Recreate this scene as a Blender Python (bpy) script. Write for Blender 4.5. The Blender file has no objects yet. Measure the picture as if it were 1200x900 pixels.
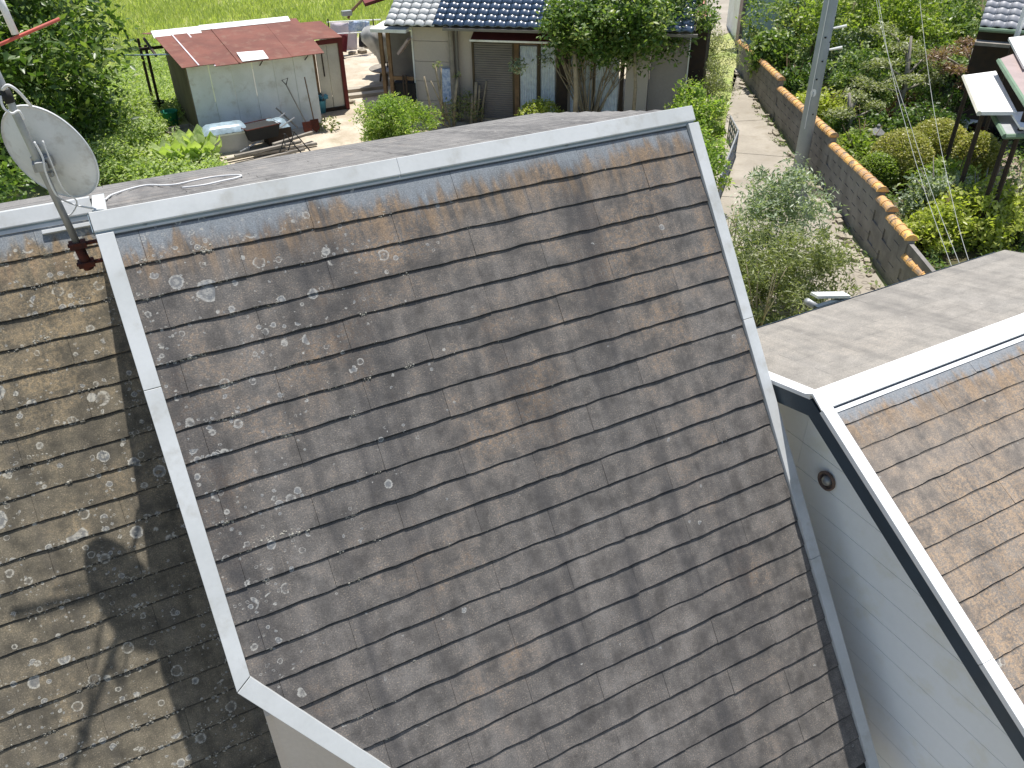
import bpy, math, random
import numpy as np
from mathutils import Matrix, Vector
D = bpy.data; SC = bpy.context.scene; COL = SC.collection
rng = random.Random(7)
R_ = math.radians

# ---------------------------------------------------------------- camera, world, sun, exposure
FPX = 948.28                                   # focal length in pixels of a 1200 px wide picture
CP = np.array([0.04388, -4.41338, 1.89342])
RM = np.array([[0.88630177, -0.46291467, -0.01338576],
               [-0.27181463, -0.49658285, -0.82433142],
               [0.37494796, 0.73424484, -0.56594924]])
cam = D.cameras.new("camera"); cam.sensor_width = 36; cam.lens = FPX / 1200 * 36
cam.clip_start = 0.05; cam.clip_end = 900
camo = D.objects.new("camera", cam); COL.objects.link(camo)
m = Matrix.Identity(4)
for i in range(3):
    m[i][0] = RM[0][i]; m[i][1] = -RM[1][i]; m[i][2] = -RM[2][i]; m[i][3] = CP[i]
camo.matrix_world = m
SC.camera = camo
SUN = Vector((0.147, 0.19, 1.0)).normalized()
w = D.worlds.new("World"); SC.world = w; w.use_nodes = True
nt = w.node_tree; nt.nodes.clear()
sky = nt.nodes.new('ShaderNodeTexSky'); sky.sky_type = 'NISHITA'; sky.sun_disc = False
sky.sun_elevation = math.asin(SUN.z); sky.sun_rotation = math.atan2(SUN.x, SUN.y)
bg = nt.nodes.new('ShaderNodeBackground'); bg.inputs[1].default_value = 0.10
out = nt.nodes.new('ShaderNodeOutputWorld')
nt.links.new(sky.outputs[0], bg.inputs[0]); nt.links.new(bg.outputs[0], out.inputs[0])
sl = D.lights.new("sun", 'SUN'); sl.energy = 4.4; sl.angle = R_(0.55); sl.color = (1, 0.96, 0.9)
so = D.objects.new("sun", sl); COL.objects.link(so)
so.rotation_euler = (-SUN).to_track_quat('-Z', 'Y').to_euler()
SC.view_settings.view_transform = 'Standard'; SC.view_settings.look = 'None'
SC.view_settings.gamma = 1; SC.view_settings.exposure = 0.6

GZ = -4.6                                       # ground level behind the house
def ray(x, y):
    return RM.T @ np.array([(x - 600) / FPX, (y - 450) / FPX, 1.0])
def hit(x, y, ax, v):                           # where a line of sight meets the plane axis=v
    d = ray(x, y); return CP + d * (v - CP[ax]) / d[ax]
def G(x, y, dz=0.0):
    p = hit(x, y, 2, GZ); return Vector((p[0], p[1], GZ + dz))
def HZ(x, y, z): return Vector(hit(x, y, 2, z))
def HY(x, y, v): return Vector(hit(x, y, 1, v))

# ---------------------------------------------------------------- node helper and materials
class NG:
    def __init__(s, name):
        s.m = D.materials.new(name); s.m.use_nodes = True; s.t = s.m.node_tree; s.t.nodes.clear()
        s.out = s.t.nodes.new('ShaderNodeOutputMaterial')
    def n(s, typ, props=None, **inp):
        nd = s.t.nodes.new(typ)
        for k, v in (props or {}).items(): setattr(nd, k, v)
        for k, v in inp.items():
            k2 = int(k[1:]) if k[0] == 'i' and k[1:].isdigit() else k.replace('_', ' ')
            s.set(nd.inputs[k2], v)
        return nd
    def set(s, sock, v):
        if isinstance(v, bpy.types.NodeSocket): s.t.links.new(v, sock)
        elif isinstance(v, bpy.types.Node): s.t.links.new(v.outputs[0], sock)
        else:
            if isinstance(v, tuple) and len(v) == 3 and sock.type == 'RGBA': v = (*v, 1)
            sock.default_value = v
    def M(s, op, a, b=0.0, c=0.0):
        nd = s.t.nodes.new('ShaderNodeMath'); nd.operation = op
        s.set(nd.inputs[0], a); s.set(nd.inputs[1], b); s.set(nd.inputs[2], c); return nd.outputs[0]
    def mix(s, f, a, b, mode='MIX'):
        nd = s.t.nodes.new('ShaderNodeMix'); nd.data_type = 'RGBA'; nd.blend_type = mode
        s.set(nd.inputs[0], f); s.set(nd.inputs[6], a); s.set(nd.inputs[7], b); return nd.outputs[2]
    def ss(s, x, a, b):                         # smoothstep a..b
        nd = s.t.nodes.new('ShaderNodeMapRange'); nd.interpolation_type = 'SMOOTHSTEP'
        s.set(nd.inputs[0], x); s.set(nd.inputs[1], a); s.set(nd.inputs[2], b); return nd.outputs[0]
    def noise(s, vec, scale, detail=4, rough=0.55):
        nd = s.n('ShaderNodeTexNoise', None, Scale=scale, Detail=detail, Roughness=rough)
        s.set(nd.inputs['Vector'], vec); return nd.outputs[0]
    def vec(s, x, y, z=0.0):
        nd = s.t.nodes.new('ShaderNodeCombineXYZ')
        for i, v in enumerate((x, y, z)): s.set(nd.inputs[i], v)
        return nd.outputs[0]
    def sep(s, v):
        nd = s.t.nodes.new('ShaderNodeSeparateXYZ'); s.set(nd.inputs[0], v); return nd.outputs
    def bump(s, h, dist=0.01, st=1.0):
        return s.n('ShaderNodeBump', None, Height=h, Distance=dist, Strength=st).outputs[0]
    def finish(s, col, rough=0.8, metal=0.0, normal=None, spec=0.5, **kw):
        b = s.n('ShaderNodeBsdfPrincipled', None)
        s.set(b.inputs['Base Color'], col); s.set(b.inputs['Roughness'], rough); s.set(b.inputs['Metallic'], metal)
        s.set(b.inputs['Specular IOR Level'], spec)
        if normal is not None: s.set(b.inputs['Normal'], normal)
        for k, v in kw.items(): s.set(b.inputs[k.replace('_', ' ')], v)
        s.t.links.new(b.outputs[0], s.out.inputs[0]); return s.m

def mat(name, c1, c2=None, scale=3.0, rough=0.8, metal=0.0, spec=0.4, grain=0.12, bump=0.0, dirt=None, dirt_amt=0.0, bscale=None):
    g = NG(name); P = g.n('ShaderNodeNewGeometry').outputs['Position']
    c2 = c2 or tuple(x * 0.85 for x in c1)
    f = g.ss(g.noise(P, scale, 5), 0.35, 0.65)
    col = g.mix(f, c1, c2)
    fine = g.noise(P, scale * 18, 3)
    col = g.mix(1.0, col, g.mix(fine, (1 - grain,) * 3, (1 + grain,) * 3), 'MULTIPLY')
    if dirt:
        d = g.ss(g.noise(P, scale * 2.3, 6, 0.65), 0.5, 0.72)
        col = g.mix(g.M('MULTIPLY', d, dirt_amt), col, dirt)
    nr = g.bump(g.noise(P, bscale or scale * 10, 4), bump) if bump else None
    return g.finish(col, rough, metal, nr, spec)

def leafmat(name, ca, cb, cc, trans=0.35, rough=0.38):
    g = NG(name); ge = g.n('ShaderNodeNewGeometry'); rnd = ge.outputs['Random Per Island']
    P = ge.outputs['Position']
    col = g.mix(g.ss(rnd, 0.0, 0.7), ca, cb)
    col = g.mix(g.ss(g.M('ADD', g.M('MULTIPLY', rnd, 0.5), g.noise(P, 1.6, 2)), 0.75, 1.05), col, cc)
    p = g.n('ShaderNodeBsdfPrincipled', None, Roughness=rough)
    g.set(p.inputs['Base Color'], col); g.set(p.inputs['Specular IOR Level'], 0.4)
    tr = g.n('ShaderNodeBsdfTranslucent'); g.set(tr.inputs[0], g.mix(1.0, col, (1.5, 1.7, 0.6), 'MULTIPLY'))
    mx = g.n('ShaderNodeMixShader', None, i0=trans, i1=p.outputs[0], i2=tr.outputs[0])
    g.t.links.new(mx.outputs[0], g.out.inputs[0]); return g.m

def slate_mat(name, dark, light, orange=(0.40, 0.235, 0.11), oamt=0.8, clean_v=-0.07, lich=lambda g, u, v: 0.5,
              stain=0.5, obias=0.0, ring_col=(0.45, 0.43, 0.37), big=False, lip_shade=0.75):
    g = NG(name); uv = g.n('ShaderNodeUVMap').outputs[0]
    s3 = g.sep(uv); u, v = s3[0], s3[1]
    rnd = g.n('ShaderNodeObjectInfo').outputs['Random']
    nb = g.noise(uv, 1.1, 3); nm = g.noise(uv, 7, 4, 0.6); nf = g.noise(uv, 120, 2, 0.7); ng = g.noise(uv, 45, 3, 0.75)
    st = g.noise(g.vec(g.M('MULTIPLY', u, 13), g.M('MULTIPLY', v, 1.3)), 1, 4, 0.6)
    st2 = g.noise(g.vec(g.M('MULTIPLY', u, 3.4), g.M('ADD', g.M('MULTIPLY', v, 0.35), 7.3)), 1, 3, 0.55)
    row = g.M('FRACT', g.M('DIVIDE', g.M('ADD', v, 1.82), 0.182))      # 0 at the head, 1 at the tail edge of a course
    col = g.mix(g.ss(g.M('ADD', g.M('MULTIPLY', nm, 0.68), g.M('MULTIPLY', st, 0.32)), 0.22, 0.76), dark, light)
    col = g.mix(1.0, col, g.mix(rnd, (0.93, 0.935, 0.94), (1.06, 1.055, 1.05)), 'MULTIPLY')
    # orange algae, speckled
    om = g.M('MULTIPLY', g.ss(g.M('ADD', g.M('ADD', g.M('MULTIPLY', nb, 0.9), g.M('MULTIPLY', nm, 0.6)), obias if isinstance(obias, (int, float)) else obias(g, u, v)), 0.68, 0.98),
             g.ss(g.M('ADD', g.M('MULTIPLY', ng, 0.7), g.M('MULTIPLY', st, 0.35)), 0.45, 0.62))
    col = g.mix(g.M('MULTIPLY', om, oamt), col, orange)
    om2 = g.M('MULTIPLY', g.ss(nf, 0.57, 0.68), g.ss(nm, 0.36, 0.56))
    col = g.mix(g.M('MULTIPLY', om2, oamt * 0.8), col, (0.36, 0.28, 0.20))
    # dark run-off stains
    dm = g.M('MULTIPLY', g.ss(st2, 0.48, 0.64), g.ss(g.M('ADD', g.M('MULTIPLY', st, 0.6), g.M('MULTIPLY', ng, 0.4)), 0.35, 0.6))
    col = g.mix(g.M('MULTIPLY', dm, stain), col, (0.045, 0.045, 0.048))
    col = g.mix(g.M('MULTIPLY', g.ss(g.M('MULTIPLY', st2, 1.0), 0.45, 0.28), 0.14), col, (0.23, 0.225, 0.22))
    # washed band below the metal ridge, with a ragged lower edge
    rag = g.M('ADD', g.M('MULTIPLY', g.noise(g.vec(g.M('MULTIPLY', u, 16), g.M('MULTIPLY', v, 3)), 1, 3, 0.6), 0.30),
              g.M('MULTIPLY', g.noise(g.vec(g.M('MULTIPLY', u, 2.1), 3.3), 1, 2), 0.30))
    ce = g.M('SUBTRACT', g.M('ADD', clean_v - 0.30, rag), v)
    col = g.mix(g.M('MULTIPLY', g.ss(ce, -0.07, 0.08), 0.85), col, (0.215, 0.24, 0.265))
    bro = g.M('MULTIPLY', g.M('MULTIPLY', g.ss(ce, 0.03, -0.04), g.ss(ce, -0.28, -0.08)), g.ss(st, 0.4, 0.6))
    col = g.mix(g.M('MULTIPLY', bro, 0.6), col, g.mix(ng, (0.13, 0.095, 0.07), (0.36, 0.25, 0.15)))
    # shadow under the lip of the course above, painted into the colour, and grain
    col = g.mix(g.M('MULTIPLY', g.ss(row, 0.085, 0.035), lip_shade), col, (0.03, 0.03, 0.03))
    col = g.mix(1.0, col, g.mix(nf, (0.45,) * 3, (1.55,) * 3), 'MULTIPLY')
    col = g.mix(1.0, col, g.mix(ng, (0.70,) * 3, (1.30,) * 3), 'MULTIPLY')
    # lichen rings and spots
    warp = g.vec(g.M('ADD', u, g.M('MULTIPLY', g.M('SUBTRACT', ng, 0.5), 0.035)), g.M('ADD', v, g.M('MULTIPLY', g.M('SUBTRACT', nm, 0.5), 0.03)))
    edge = g.ss(row, 0.55, 1.0)
    la = lich(g, u, v)
    hsum = None
    for sc, rmax, bias in ((5.2, 0.36, -0.05 if big else -0.5), (8.5, 0.37, 0.02), (15.0, 0.36, 0.03), (30.0, 0.32, 0.06)):
        vo = g.n('ShaderNodeTexVoronoi', None, Scale=sc); g.set(vo.inputs['Vector'], warp)
        cs = g.sep(vo.outputs['Color']); dd = vo.outputs['Distance']
        rr = g.M('ADD', g.M('MULTIPLY', cs[0], rmax * 0.75), rmax * 0.25)
        ring = g.M('MULTIPLY', g.ss(dd, g.M('MULTIPLY', rr, 0.62), g.M('MULTIPLY', rr, 0.85)), g.ss(dd, rr, g.M('MULTIPLY', rr, 0.93)))
        inner = g.M('MULTIPLY', g.ss(dd, g.M('MULTIPLY', rr, 0.48), g.M('MULTIPLY', rr, 0.3)), g.ss(cs[2], 0.3, 0.5))
        disk = g.ss(dd, rr, g.M('MULTIPLY', rr, 0.9))
        pres = g.M('GREATER_THAN', g.M('ADD', g.M('MULTIPLY', g.M('ADD', la, bias), g.M('ADD', 0.62, g.M('MULTIPLY', edge, 0.8))), g.M('MULTIPLY', g.M('SUBTRACT', g.noise(uv, 3.1, 2), 0.5), 1.9)), cs[1])
        brk = g.ss(ng, 0.36, 0.56)
        col = g.mix(g.M('MULTIPLY', g.M('MULTIPLY', disk, pres), g.M('ADD', 0.05, g.M('MULTIPLY', cs[2], 0.42))), col, (0.215, 0.235, 0.255))
        rm = g.M('MULTIPLY', g.M('MULTIPLY', g.M('MAXIMUM', ring, g.M('MULTIPLY', inner, 0.7)), pres), brk)
        col = g.mix(g.M('MULTIPLY', rm, 0.8), col, ring_col)
        hsum = rm if hsum is None else g.M('ADD', hsum, rm)
    # pale crust along the tail edges
    cr = g.M('MULTIPLY', g.M('MULTIPLY', g.ss(row, 0.86, 0.97), g.ss(g.noise(g.vec(g.M('MULTIPLY', u, 22), g.M('MULTIPLY', v, 40)), 1, 3, 0.7), 0.6, 0.72)), g.ss(la, 0.0, 0.3))
    col = g.mix(g.M('MULTIPLY', cr, 0.75), col, ring_col)
    _ = 0
    return g.finish(col, 0.92, 0, g.bump(nf, 0.002, 0.7), 0.25)

LICH_C = lambda g, u, v: g.M('ADD', -0.32, g.M('MULTIPLY', g.ss(g.M('ADD', u, g.M('MULTIPLY', v, 0.45)), 2.7, 0.1), 0.95))
LICH_L = lambda g, u, v: 0.50
M = {
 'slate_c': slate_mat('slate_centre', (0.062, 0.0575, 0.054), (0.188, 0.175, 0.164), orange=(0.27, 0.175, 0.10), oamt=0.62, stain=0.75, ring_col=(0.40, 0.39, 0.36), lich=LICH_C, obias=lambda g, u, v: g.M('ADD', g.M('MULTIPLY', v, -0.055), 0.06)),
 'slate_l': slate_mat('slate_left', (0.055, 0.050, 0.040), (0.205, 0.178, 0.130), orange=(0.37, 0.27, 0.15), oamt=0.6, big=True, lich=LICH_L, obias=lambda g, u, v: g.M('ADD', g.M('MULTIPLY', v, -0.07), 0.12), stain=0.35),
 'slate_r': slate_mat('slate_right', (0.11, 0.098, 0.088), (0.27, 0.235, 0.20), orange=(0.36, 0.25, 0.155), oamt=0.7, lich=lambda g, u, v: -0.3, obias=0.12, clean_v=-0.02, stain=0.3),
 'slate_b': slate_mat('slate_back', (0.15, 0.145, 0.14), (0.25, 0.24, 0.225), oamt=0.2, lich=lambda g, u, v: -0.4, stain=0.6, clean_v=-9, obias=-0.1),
 'slate_rb': slate_mat('slate_right_back', (0.19, 0.178, 0.158), (0.31, 0.29, 0.258), lip_shade=0.12, orange=(0.33, 0.28, 0.22), oamt=0.3, lich=lambda g, u, v: -0.4, stain=0.35, clean_v=-9, obias=-0.05),
 'deck': mat('roof_deck_dark', (0.02, 0.02, 0.02)),
 'trim': mat('painted_metal_trim', (0.56, 0.575, 0.575), (0.49, 0.505, 0.50), 2.5, 0.42, 0.0, 0.5, 0.06, 0.0, (0.36, 0.35, 0.31), 0.5),
 'ventrust': mat('vent_rust', (0.24, 0.17, 0.13), (0.13, 0.09, 0.075), 30, 0.9),
 'flash': mat('blue_grey_flashing', (0.20, 0.26, 0.30), (0.17, 0.22, 0.26), 3, 0.5),
 'trimw': mat('white_metal_trim', (0.80, 0.80, 0.79), (0.74, 0.75, 0.75), 2.5, 0.4, 0, 0.5, 0.03, 0.0, (0.55, 0.54, 0.5), 0.3),
 'fascia': mat('dark_blue_fascia', (0.035, 0.055, 0.075), (0.03, 0.045, 0.06), 3, 0.4),
 'soffit': mat('dark_brown_soffit', (0.045, 0.04, 0.038)),
 'beige': mat('beige_stucco', (0.56, 0.51, 0.46), (0.52, 0.47, 0.42), 2, 0.9, 0, 0.2, 0.08, 0.001, None, 0, 90),
 'board': mat('white_siding', (0.87, 0.90, 0.91), (0.85, 0.88, 0.89), 1.2, 0.5, 0, 0.4, 0.03, 0, (0.72, 0.69, 0.52), 0.35),
 'galv': mat('galvanised', (0.38, 0.39, 0.39), (0.3, 0.31, 0.31), 8, 0.5, 0.5, 0.5, 0.1, 0, (0.22, 0.14, 0.09), 0.3),
 'rust': mat('rusty_iron', (0.11, 0.03, 0.018), (0.06, 0.025, 0.02), 25, 0.9, 0, 0.2, 0.3, 0.002),
 'dish': mat('dish_white', (0.66, 0.67, 0.67), (0.58, 0.60, 0.61), 5, 0.5, 0, 0.4, 0.05, 0, (0.35, 0.33, 0.30), 0.5),
 'white': mat('white_plastic', (0.78, 0.78, 0.77), None, 4, 0.5, 0, 0.4, 0.04),
 'black': mat('black_plastic', (0.02, 0.02, 0.02)),
 'redrod': mat('faded_red_rod', (0.52, 0.09, 0.06), (0.45, 0.12, 0.09), 9, 0.6),
 'redroof': mat('red_painted_sheet', (0.185, 0.068, 0.046), (0.14, 0.052, 0.036), 1.8, 0.7, 0, 0.3, 0.12, 0, (0.22, 0.13, 0.09), 0.6),
 'redwood': mat('dark_red_wood', (0.16, 0.03, 0.025)),
 'sheet': mat('white_sheet_metal', (0.74, 0.75, 0.73), (0.64, 0.65, 0.61), 1.6, 0.6, 0, 0.3, 0.05, 0, (0.42, 0.38, 0.30), 0.5),
 'cream': mat('cream_board', (0.62, 0.60, 0.50), (0.55, 0.52, 0.43), 2, 0.7),
 'brownwall': mat('brown_shed_board', (0.17, 0.14, 0.09), (0.13, 0.105, 0.07), 2, 0.9, 0, 0.2, 0.2),
 'wood': mat('weathered_wood', (0.21, 0.13, 0.07), (0.14, 0.09, 0.05), 6, 0.85, 0, 0.2, 0.2),
 'darkwood': mat('dark_wood', (0.05, 0.032, 0.02), (0.035, 0.025, 0.018), 6, 0.8),
 'greywood': mat('grey_wood', (0.30, 0.27, 0.23), (0.22, 0.2, 0.17), 6, 0.9, 0, 0.2, 0.2),
 'stucco': mat('house_stucco', (0.47, 0.42, 0.37), (0.43, 0.385, 0.34), 1.2, 0.95, 0, 0.15, 0.08),
 'stucco2': mat('house_grey_wall', (0.33, 0.295, 0.275), (0.3, 0.27, 0.25), 1.2, 0.95),
 'bronze': mat('bronze_frame', (0.075, 0.055, 0.03)),
 'shutter': mat('grey_shutter', (0.16, 0.15, 0.145), (0.14, 0.13, 0.125), 3, 0.5, 0.3),
 'curtain': mat('curtain', (0.62, 0.68, 0.72), (0.5, 0.55, 0.6), 9, 0.9),
 'blue_tile': mat('blue_glazed_tile', (0.030, 0.055, 0.10), (0.05, 0.08, 0.13), 5, 0.28, 0, 0.8, 0.2),
 'glare_tile': mat('glare_tile', (0.55, 0.55, 0.53), (0.42, 0.43, 0.42), 5, 0.5, 0, 0.5, 0.2),  # sun glare on the glazed tiles, painted as a pale colour
 'grey_tile': mat('grey_tile', (0.36, 0.36, 0.38), (0.25, 0.26, 0.28), 5, 0.5, 0, 0.5, 0.2),
 'orange_tile': None,
 'block': mat('concrete_block', (0.25, 0.235, 0.215), (0.18, 0.168, 0.155), 2.5, 0.95, 0, 0.2, 0.2, 0.002),
 'concrete': mat('path_concrete', (0.36, 0.325, 0.27), (0.29, 0.26, 0.215), 0.9, 0.95, 0, 0.2, 0.15, 0.002, (0.22, 0.19, 0.14), 0.6),
 'groove': mat('ring_groove', (0.24, 0.21, 0.17)),
 'pole': mat('pole_concrete', (0.36, 0.39, 0.41), (0.31, 0.34, 0.36), 3, 0.8, 0, 0.3, 0.08),
 'yard': mat('yard_dirt', (0.52, 0.46, 0.37), (0.40, 0.34, 0.26), 1.3, 1, 0, 0.1, 0.2, 0.01, (0.22, 0.19, 0.11), 0.4),
 'soil': mat('garden_soil', (0.10, 0.08, 0.05), (0.07, 0.075, 0.035), 1.2, 1, 0, 0.1, 0.3, 0.02),
 'grassy': mat('grassy_ground', (0.27, 0.33, 0.11), (0.36, 0.36, 0.16), 0.8, 1, 0, 0.1, 0.3, 0.02),
 'plastic': mat('blue_plastic_sheet', (0.30, 0.39, 0.45), (0.20, 0.26, 0.29), 6, 0.3),
 'greysheet': mat('grey_plastic_sheet', (0.42, 0.42, 0.40), (0.30, 0.30, 0.29), 5, 0.4),
 'boxgrey': mat('grey_chest', (0.45, 0.43, 0.40)),
 'bucketblue': mat('blue_bucket', (0.10, 0.34, 0.46), (0.08, 0.28, 0.4), 6, 0.4),
 'green': mat('green_plastic', (0.02, 0.22, 0.13)),
 'maroon': mat('maroon_cloth', (0.12, 0.012, 0.02)), 'blackcloth': mat('black_cloth', (0.015, 0.015, 0.018)),
 'pinkcloth': mat('pale_pink_cloth', (0.66, 0.58, 0.62), (0.6, 0.55, 0.6), 8), 'bluecloth': mat('blue_pattern_cloth', (0.55, 0.62, 0.75), (0.25, 0.35, 0.55), 14),
 'teal': mat('teal_wall', (0.24, 0.34, 0.35), (0.2, 0.29, 0.30), 0.8, 0.8, 0, 0.2, 0.08, 0, (0.3, 0.33, 0.3), 0.5),
 'palewhite': mat('white_sheet_roof', (0.80, 0.79, 0.76), (0.76, 0.74, 0.70), 1.5, 0.6),
 'greenedge': mat('green_edge_metal', (0.16, 0.24, 0.16)), 'greyroof': mat('grey_sheet_roof', (0.36, 0.37, 0.37), None, 3, 0.6),
 'pinkroof': mat('pinkish_brown_roof', (0.36, 0.28, 0.26), (0.32, 0.25, 0.23), 3, 0.6),
 'patio': mat('patio_paving', (0.30, 0.23, 0.18), (0.25, 0.19, 0.15), 2, 0.9),
 'stone': mat('grey_stone', (0.26, 0.26, 0.25), (0.18, 0.18, 0.17), 5, 0.95, 0, 0.2, 0.25, 0.01),
 'bark': mat('bark_brown', (0.16, 0.115, 0.07), (0.10, 0.075, 0.05), 7, 0.95, 0, 0.1, 0.3, 0.004),
 'palebark': mat('bark_pale', (0.36, 0.30, 0.21), (0.25, 0.21, 0.15), 7, 0.95, 0, 0.1, 0.3, 0.004),
 'lichen': leafmat('lichen_crust', (0.16, 0.155, 0.14), (0.42, 0.40, 0.34), (0.10, 0.09, 0.07), 0.0, 0.95),
 'rubble': mat('rubble', (0.36, 0.32, 0.25), (0.22, 0.19, 0.14), 6, 1),
 'wire': mat('grey_wire', (0.34, 0.35, 0.34)),
 'glass': mat('dark_window_glass', (0.08, 0.09, 0.10), None, 3, 0.08, 0, 0.8, 0.02),
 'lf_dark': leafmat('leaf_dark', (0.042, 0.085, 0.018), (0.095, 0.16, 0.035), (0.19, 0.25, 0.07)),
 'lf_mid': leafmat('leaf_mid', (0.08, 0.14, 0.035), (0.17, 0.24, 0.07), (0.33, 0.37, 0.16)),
 'lf_light': leafmat('leaf_light', (0.14, 0.20, 0.035), (0.24, 0.31, 0.07), (0.37, 0.40, 0.14), 0.45),
 'lf_vivid': leafmat('leaf_vivid', (0.14, 0.22, 0.045), (0.25, 0.34, 0.08), (0.40, 0.44, 0.17), 0.5),
 'lf_olive': leafmat('leaf_olive', (0.13, 0.155, 0.06), (0.23, 0.25, 0.11), (0.36, 0.37, 0.22), 0.35),
 'lf_grey': leafmat('leaf_greygreen', (0.15, 0.20, 0.12), (0.28, 0.33, 0.22), (0.48, 0.51, 0.40), 0.3),
 'lf_yellow': leafmat('leaf_yellow', (0.24, 0.28, 0.05), (0.40, 0.43, 0.10), (0.52, 0.52, 0.20), 0.45),
 'lf_red': leafmat('leaf_redbrown', (0.13, 0.07, 0.045), (0.22, 0.13, 0.09), (0.30, 0.22, 0.13), 0.35),
 'lf_topiary': leafmat('leaf_topiary', (0.20, 0.21, 0.045), (0.31, 0.31, 0.08), (0.42, 0.37, 0.13), 0.35),
 'grass': leafmat('grass_blade', (0.36, 0.41, 0.14), (0.50, 0.54, 0.22), (0.58, 0.58, 0.32), 0.4, 0.6),
 'weed': leafmat('weed_leaf', (0.21, 0.28, 0.09), (0.36, 0.44, 0.17), (0.50, 0.54, 0.30), 0.4, 0.6),
}

def captile():
    g = NG('orange_cap_tile'); r = g.n('ShaderNodeObjectInfo').outputs['Random']; P = g.n('ShaderNodeNewGeometry').outputs['Position']
    c = g.mix(r, (0.74, 0.42, 0.12), (0.50, 0.28, 0.12)); c = g.mix(g.ss(g.noise(P, 9, 4), 0.48, 0.62), c, (0.30, 0.22, 0.15))
    c = g.mix(1.0, c, g.mix(g.noise(P, 50, 3), (0.7,) * 3, (1.3,) * 3), 'MULTIPLY'); return g.finish(c, 0.7)
M['orange_tile'] = captile()

# ---------------------------------------------------------------- mesh helpers
class MB:
    def __init__(s): s.v = []; s.f = []; s.uv = None
    def add(s, vs, fs):
        o = len(s.v); s.v += [tuple(p) for p in vs]; s.f += [tuple(i + o for i in f) for f in fs]; return s
    def box(s, c, d, rz=0.0, rot=None):
        hx, hy, hz = d[0] / 2, d[1] / 2, d[2] / 2
        mt = rot if rot is not None else Matrix.Rotation(rz, 3, 'Z'); c = Vector(c)
        vs = [c + mt @ Vector((x * hx, y * hy, z * hz)) for z in (-1, 1) for y in (-1, 1) for x in (-1, 1)]
        return s.add(vs, [(0, 2, 3, 1), (4, 5, 7, 6), (0, 1, 5, 4), (2, 6, 7, 3), (0, 4, 6, 2), (1, 3, 7, 5)])
    def prism(s, poly, off):                    # poly: 3D points, extruded by vector off
        n = len(poly); off = Vector(off); a = [Vector(p) for p in poly]
        s.add(a + [p + off for p in a], [tuple(range(n))[::-1], tuple(range(n, 2 * n))] + [(i, (i + 1) % n, n + (i + 1) % n, n + i) for i in range(n)])
        return s
    def tube(s, pts, rad, n=8, cap=True):
        pts = [Vector(p) for p in pts]; k = len(pts)
        if not isinstance(rad, (list, tuple)): rad = [rad] * k
        vs = []; fs = []; prev = None
        for i, p in enumerate(pts):
            t = (pts[min(i + 1, k - 1)] - pts[max(i - 1, 0)])
            t = t.normalized() if t.length > 1e-9 else Vector((0, 0, 1))
            a = prev if prev is not None else (Vector((1, 0, 0)) if abs(t.x) < 0.8 else Vector((0, 1, 0)))
            a = (a - t * a.dot(t)).normalized(); b = t.cross(a); prev = a
            vs += [p + (a * math.cos(2 * math.pi * j / n) + b * math.sin(2 * math.pi * j / n)) * rad[i] for j in range(n)]
        for i in range(k - 1):
            for j in range(n):
                fs.append((i * n + j, i * n + (j + 1) % n, (i + 1) * n + (j + 1) % n, (i + 1) * n + j))
        if cap: fs += [tuple(range(n))[::-1], tuple(range((k - 1) * n, k * n))]
        return s.add(vs, fs)
    def lathe(s, prof, n=20, mt=None):          # prof: (r, z)
        mt = mt or Matrix.Identity(4); vs = []; fs = []
        for r, z in prof:
            vs += [mt @ Vector((r * math.cos(2 * math.pi * j / n), r * math.sin(2 * math.pi * j / n), z)) for j in range(n)]
        for i in range(len(prof) - 1):
            for j in range(n):
                fs.append((i * n + j, i * n + (j + 1) % n, (i + 1) * n + (j + 1) % n, (i + 1) * n + j))
        return s.add(vs, fs)
    def mesh(s, name):
        me = D.meshes.new(name); me.from_pydata(s.v, [], s.f); me.update(); return me
    def build(s, name, m, parent=None, smooth=False, bevel=0.0):
        me = s.mesh(name); me.materials.append(M[m] if isinstance(m, str) else m)
        if s.uv:
            ul = me.uv_layers.new(name='UVMap')
            idx = np.zeros(len(me.loops), dtype=np.int32); me.loops.foreach_get('vertex_index', idx)
            ul.data.foreach_set('uv', np.array(s.uv, dtype=np.float32)[idx].ravel())
        if smooth: me.shade_smooth()
        o = D.objects.new(name, me); COL.objects.link(o)
        if parent: o.parent = parent
        if bevel:
            b = o.modifiers.new('bevel', 'BEVEL'); b.width = bevel; b.segments = 2; b.limit_method = 'ANGLE'
        return o

def tag(o, label=None, cat=None, group=None, kind=None):
    if label: o['label'] = label
    if cat: o['category'] = cat
    if group: o['group'] = group
    if kind: o['kind'] = kind
    return o
def thing(name, label, cat, loc=(0, 0, 0), rz=0.0, group=None):
    o = D.objects.new(name, None); COL.objects.link(o); o.location = loc; o.rotation_euler = (0, 0, rz)
    o.empty_display_size = 0.3
    return tag(o, label, cat, group)
def share(name, me, parent, loc=(0, 0, 0), rot=(0, 0, 0), sc=(1, 1, 1)):
    o = D.objects.new(name, me); COL.objects.link(o); o.parent = parent
    o.location = loc; o.rotation_euler = rot; o.scale = sc; return o
def clip(poly, a, b, c):                        # keep a*x+b*y<=c
    r = []
    for i in range(len(poly)):
        p, q = poly[i], poly[(i + 1) % len(poly)]
        dp, dq = a * p[0] + b * p[1] - c, a * q[0] + b * q[1] - c
        if dp <= 0: r.append(p)
        if dp * dq < 0: t = dp / (dp - dq); r.append((p[0] + t * (q[0] - p[0]), p[1] + t * (q[1] - p[1])))
    return r

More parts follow.
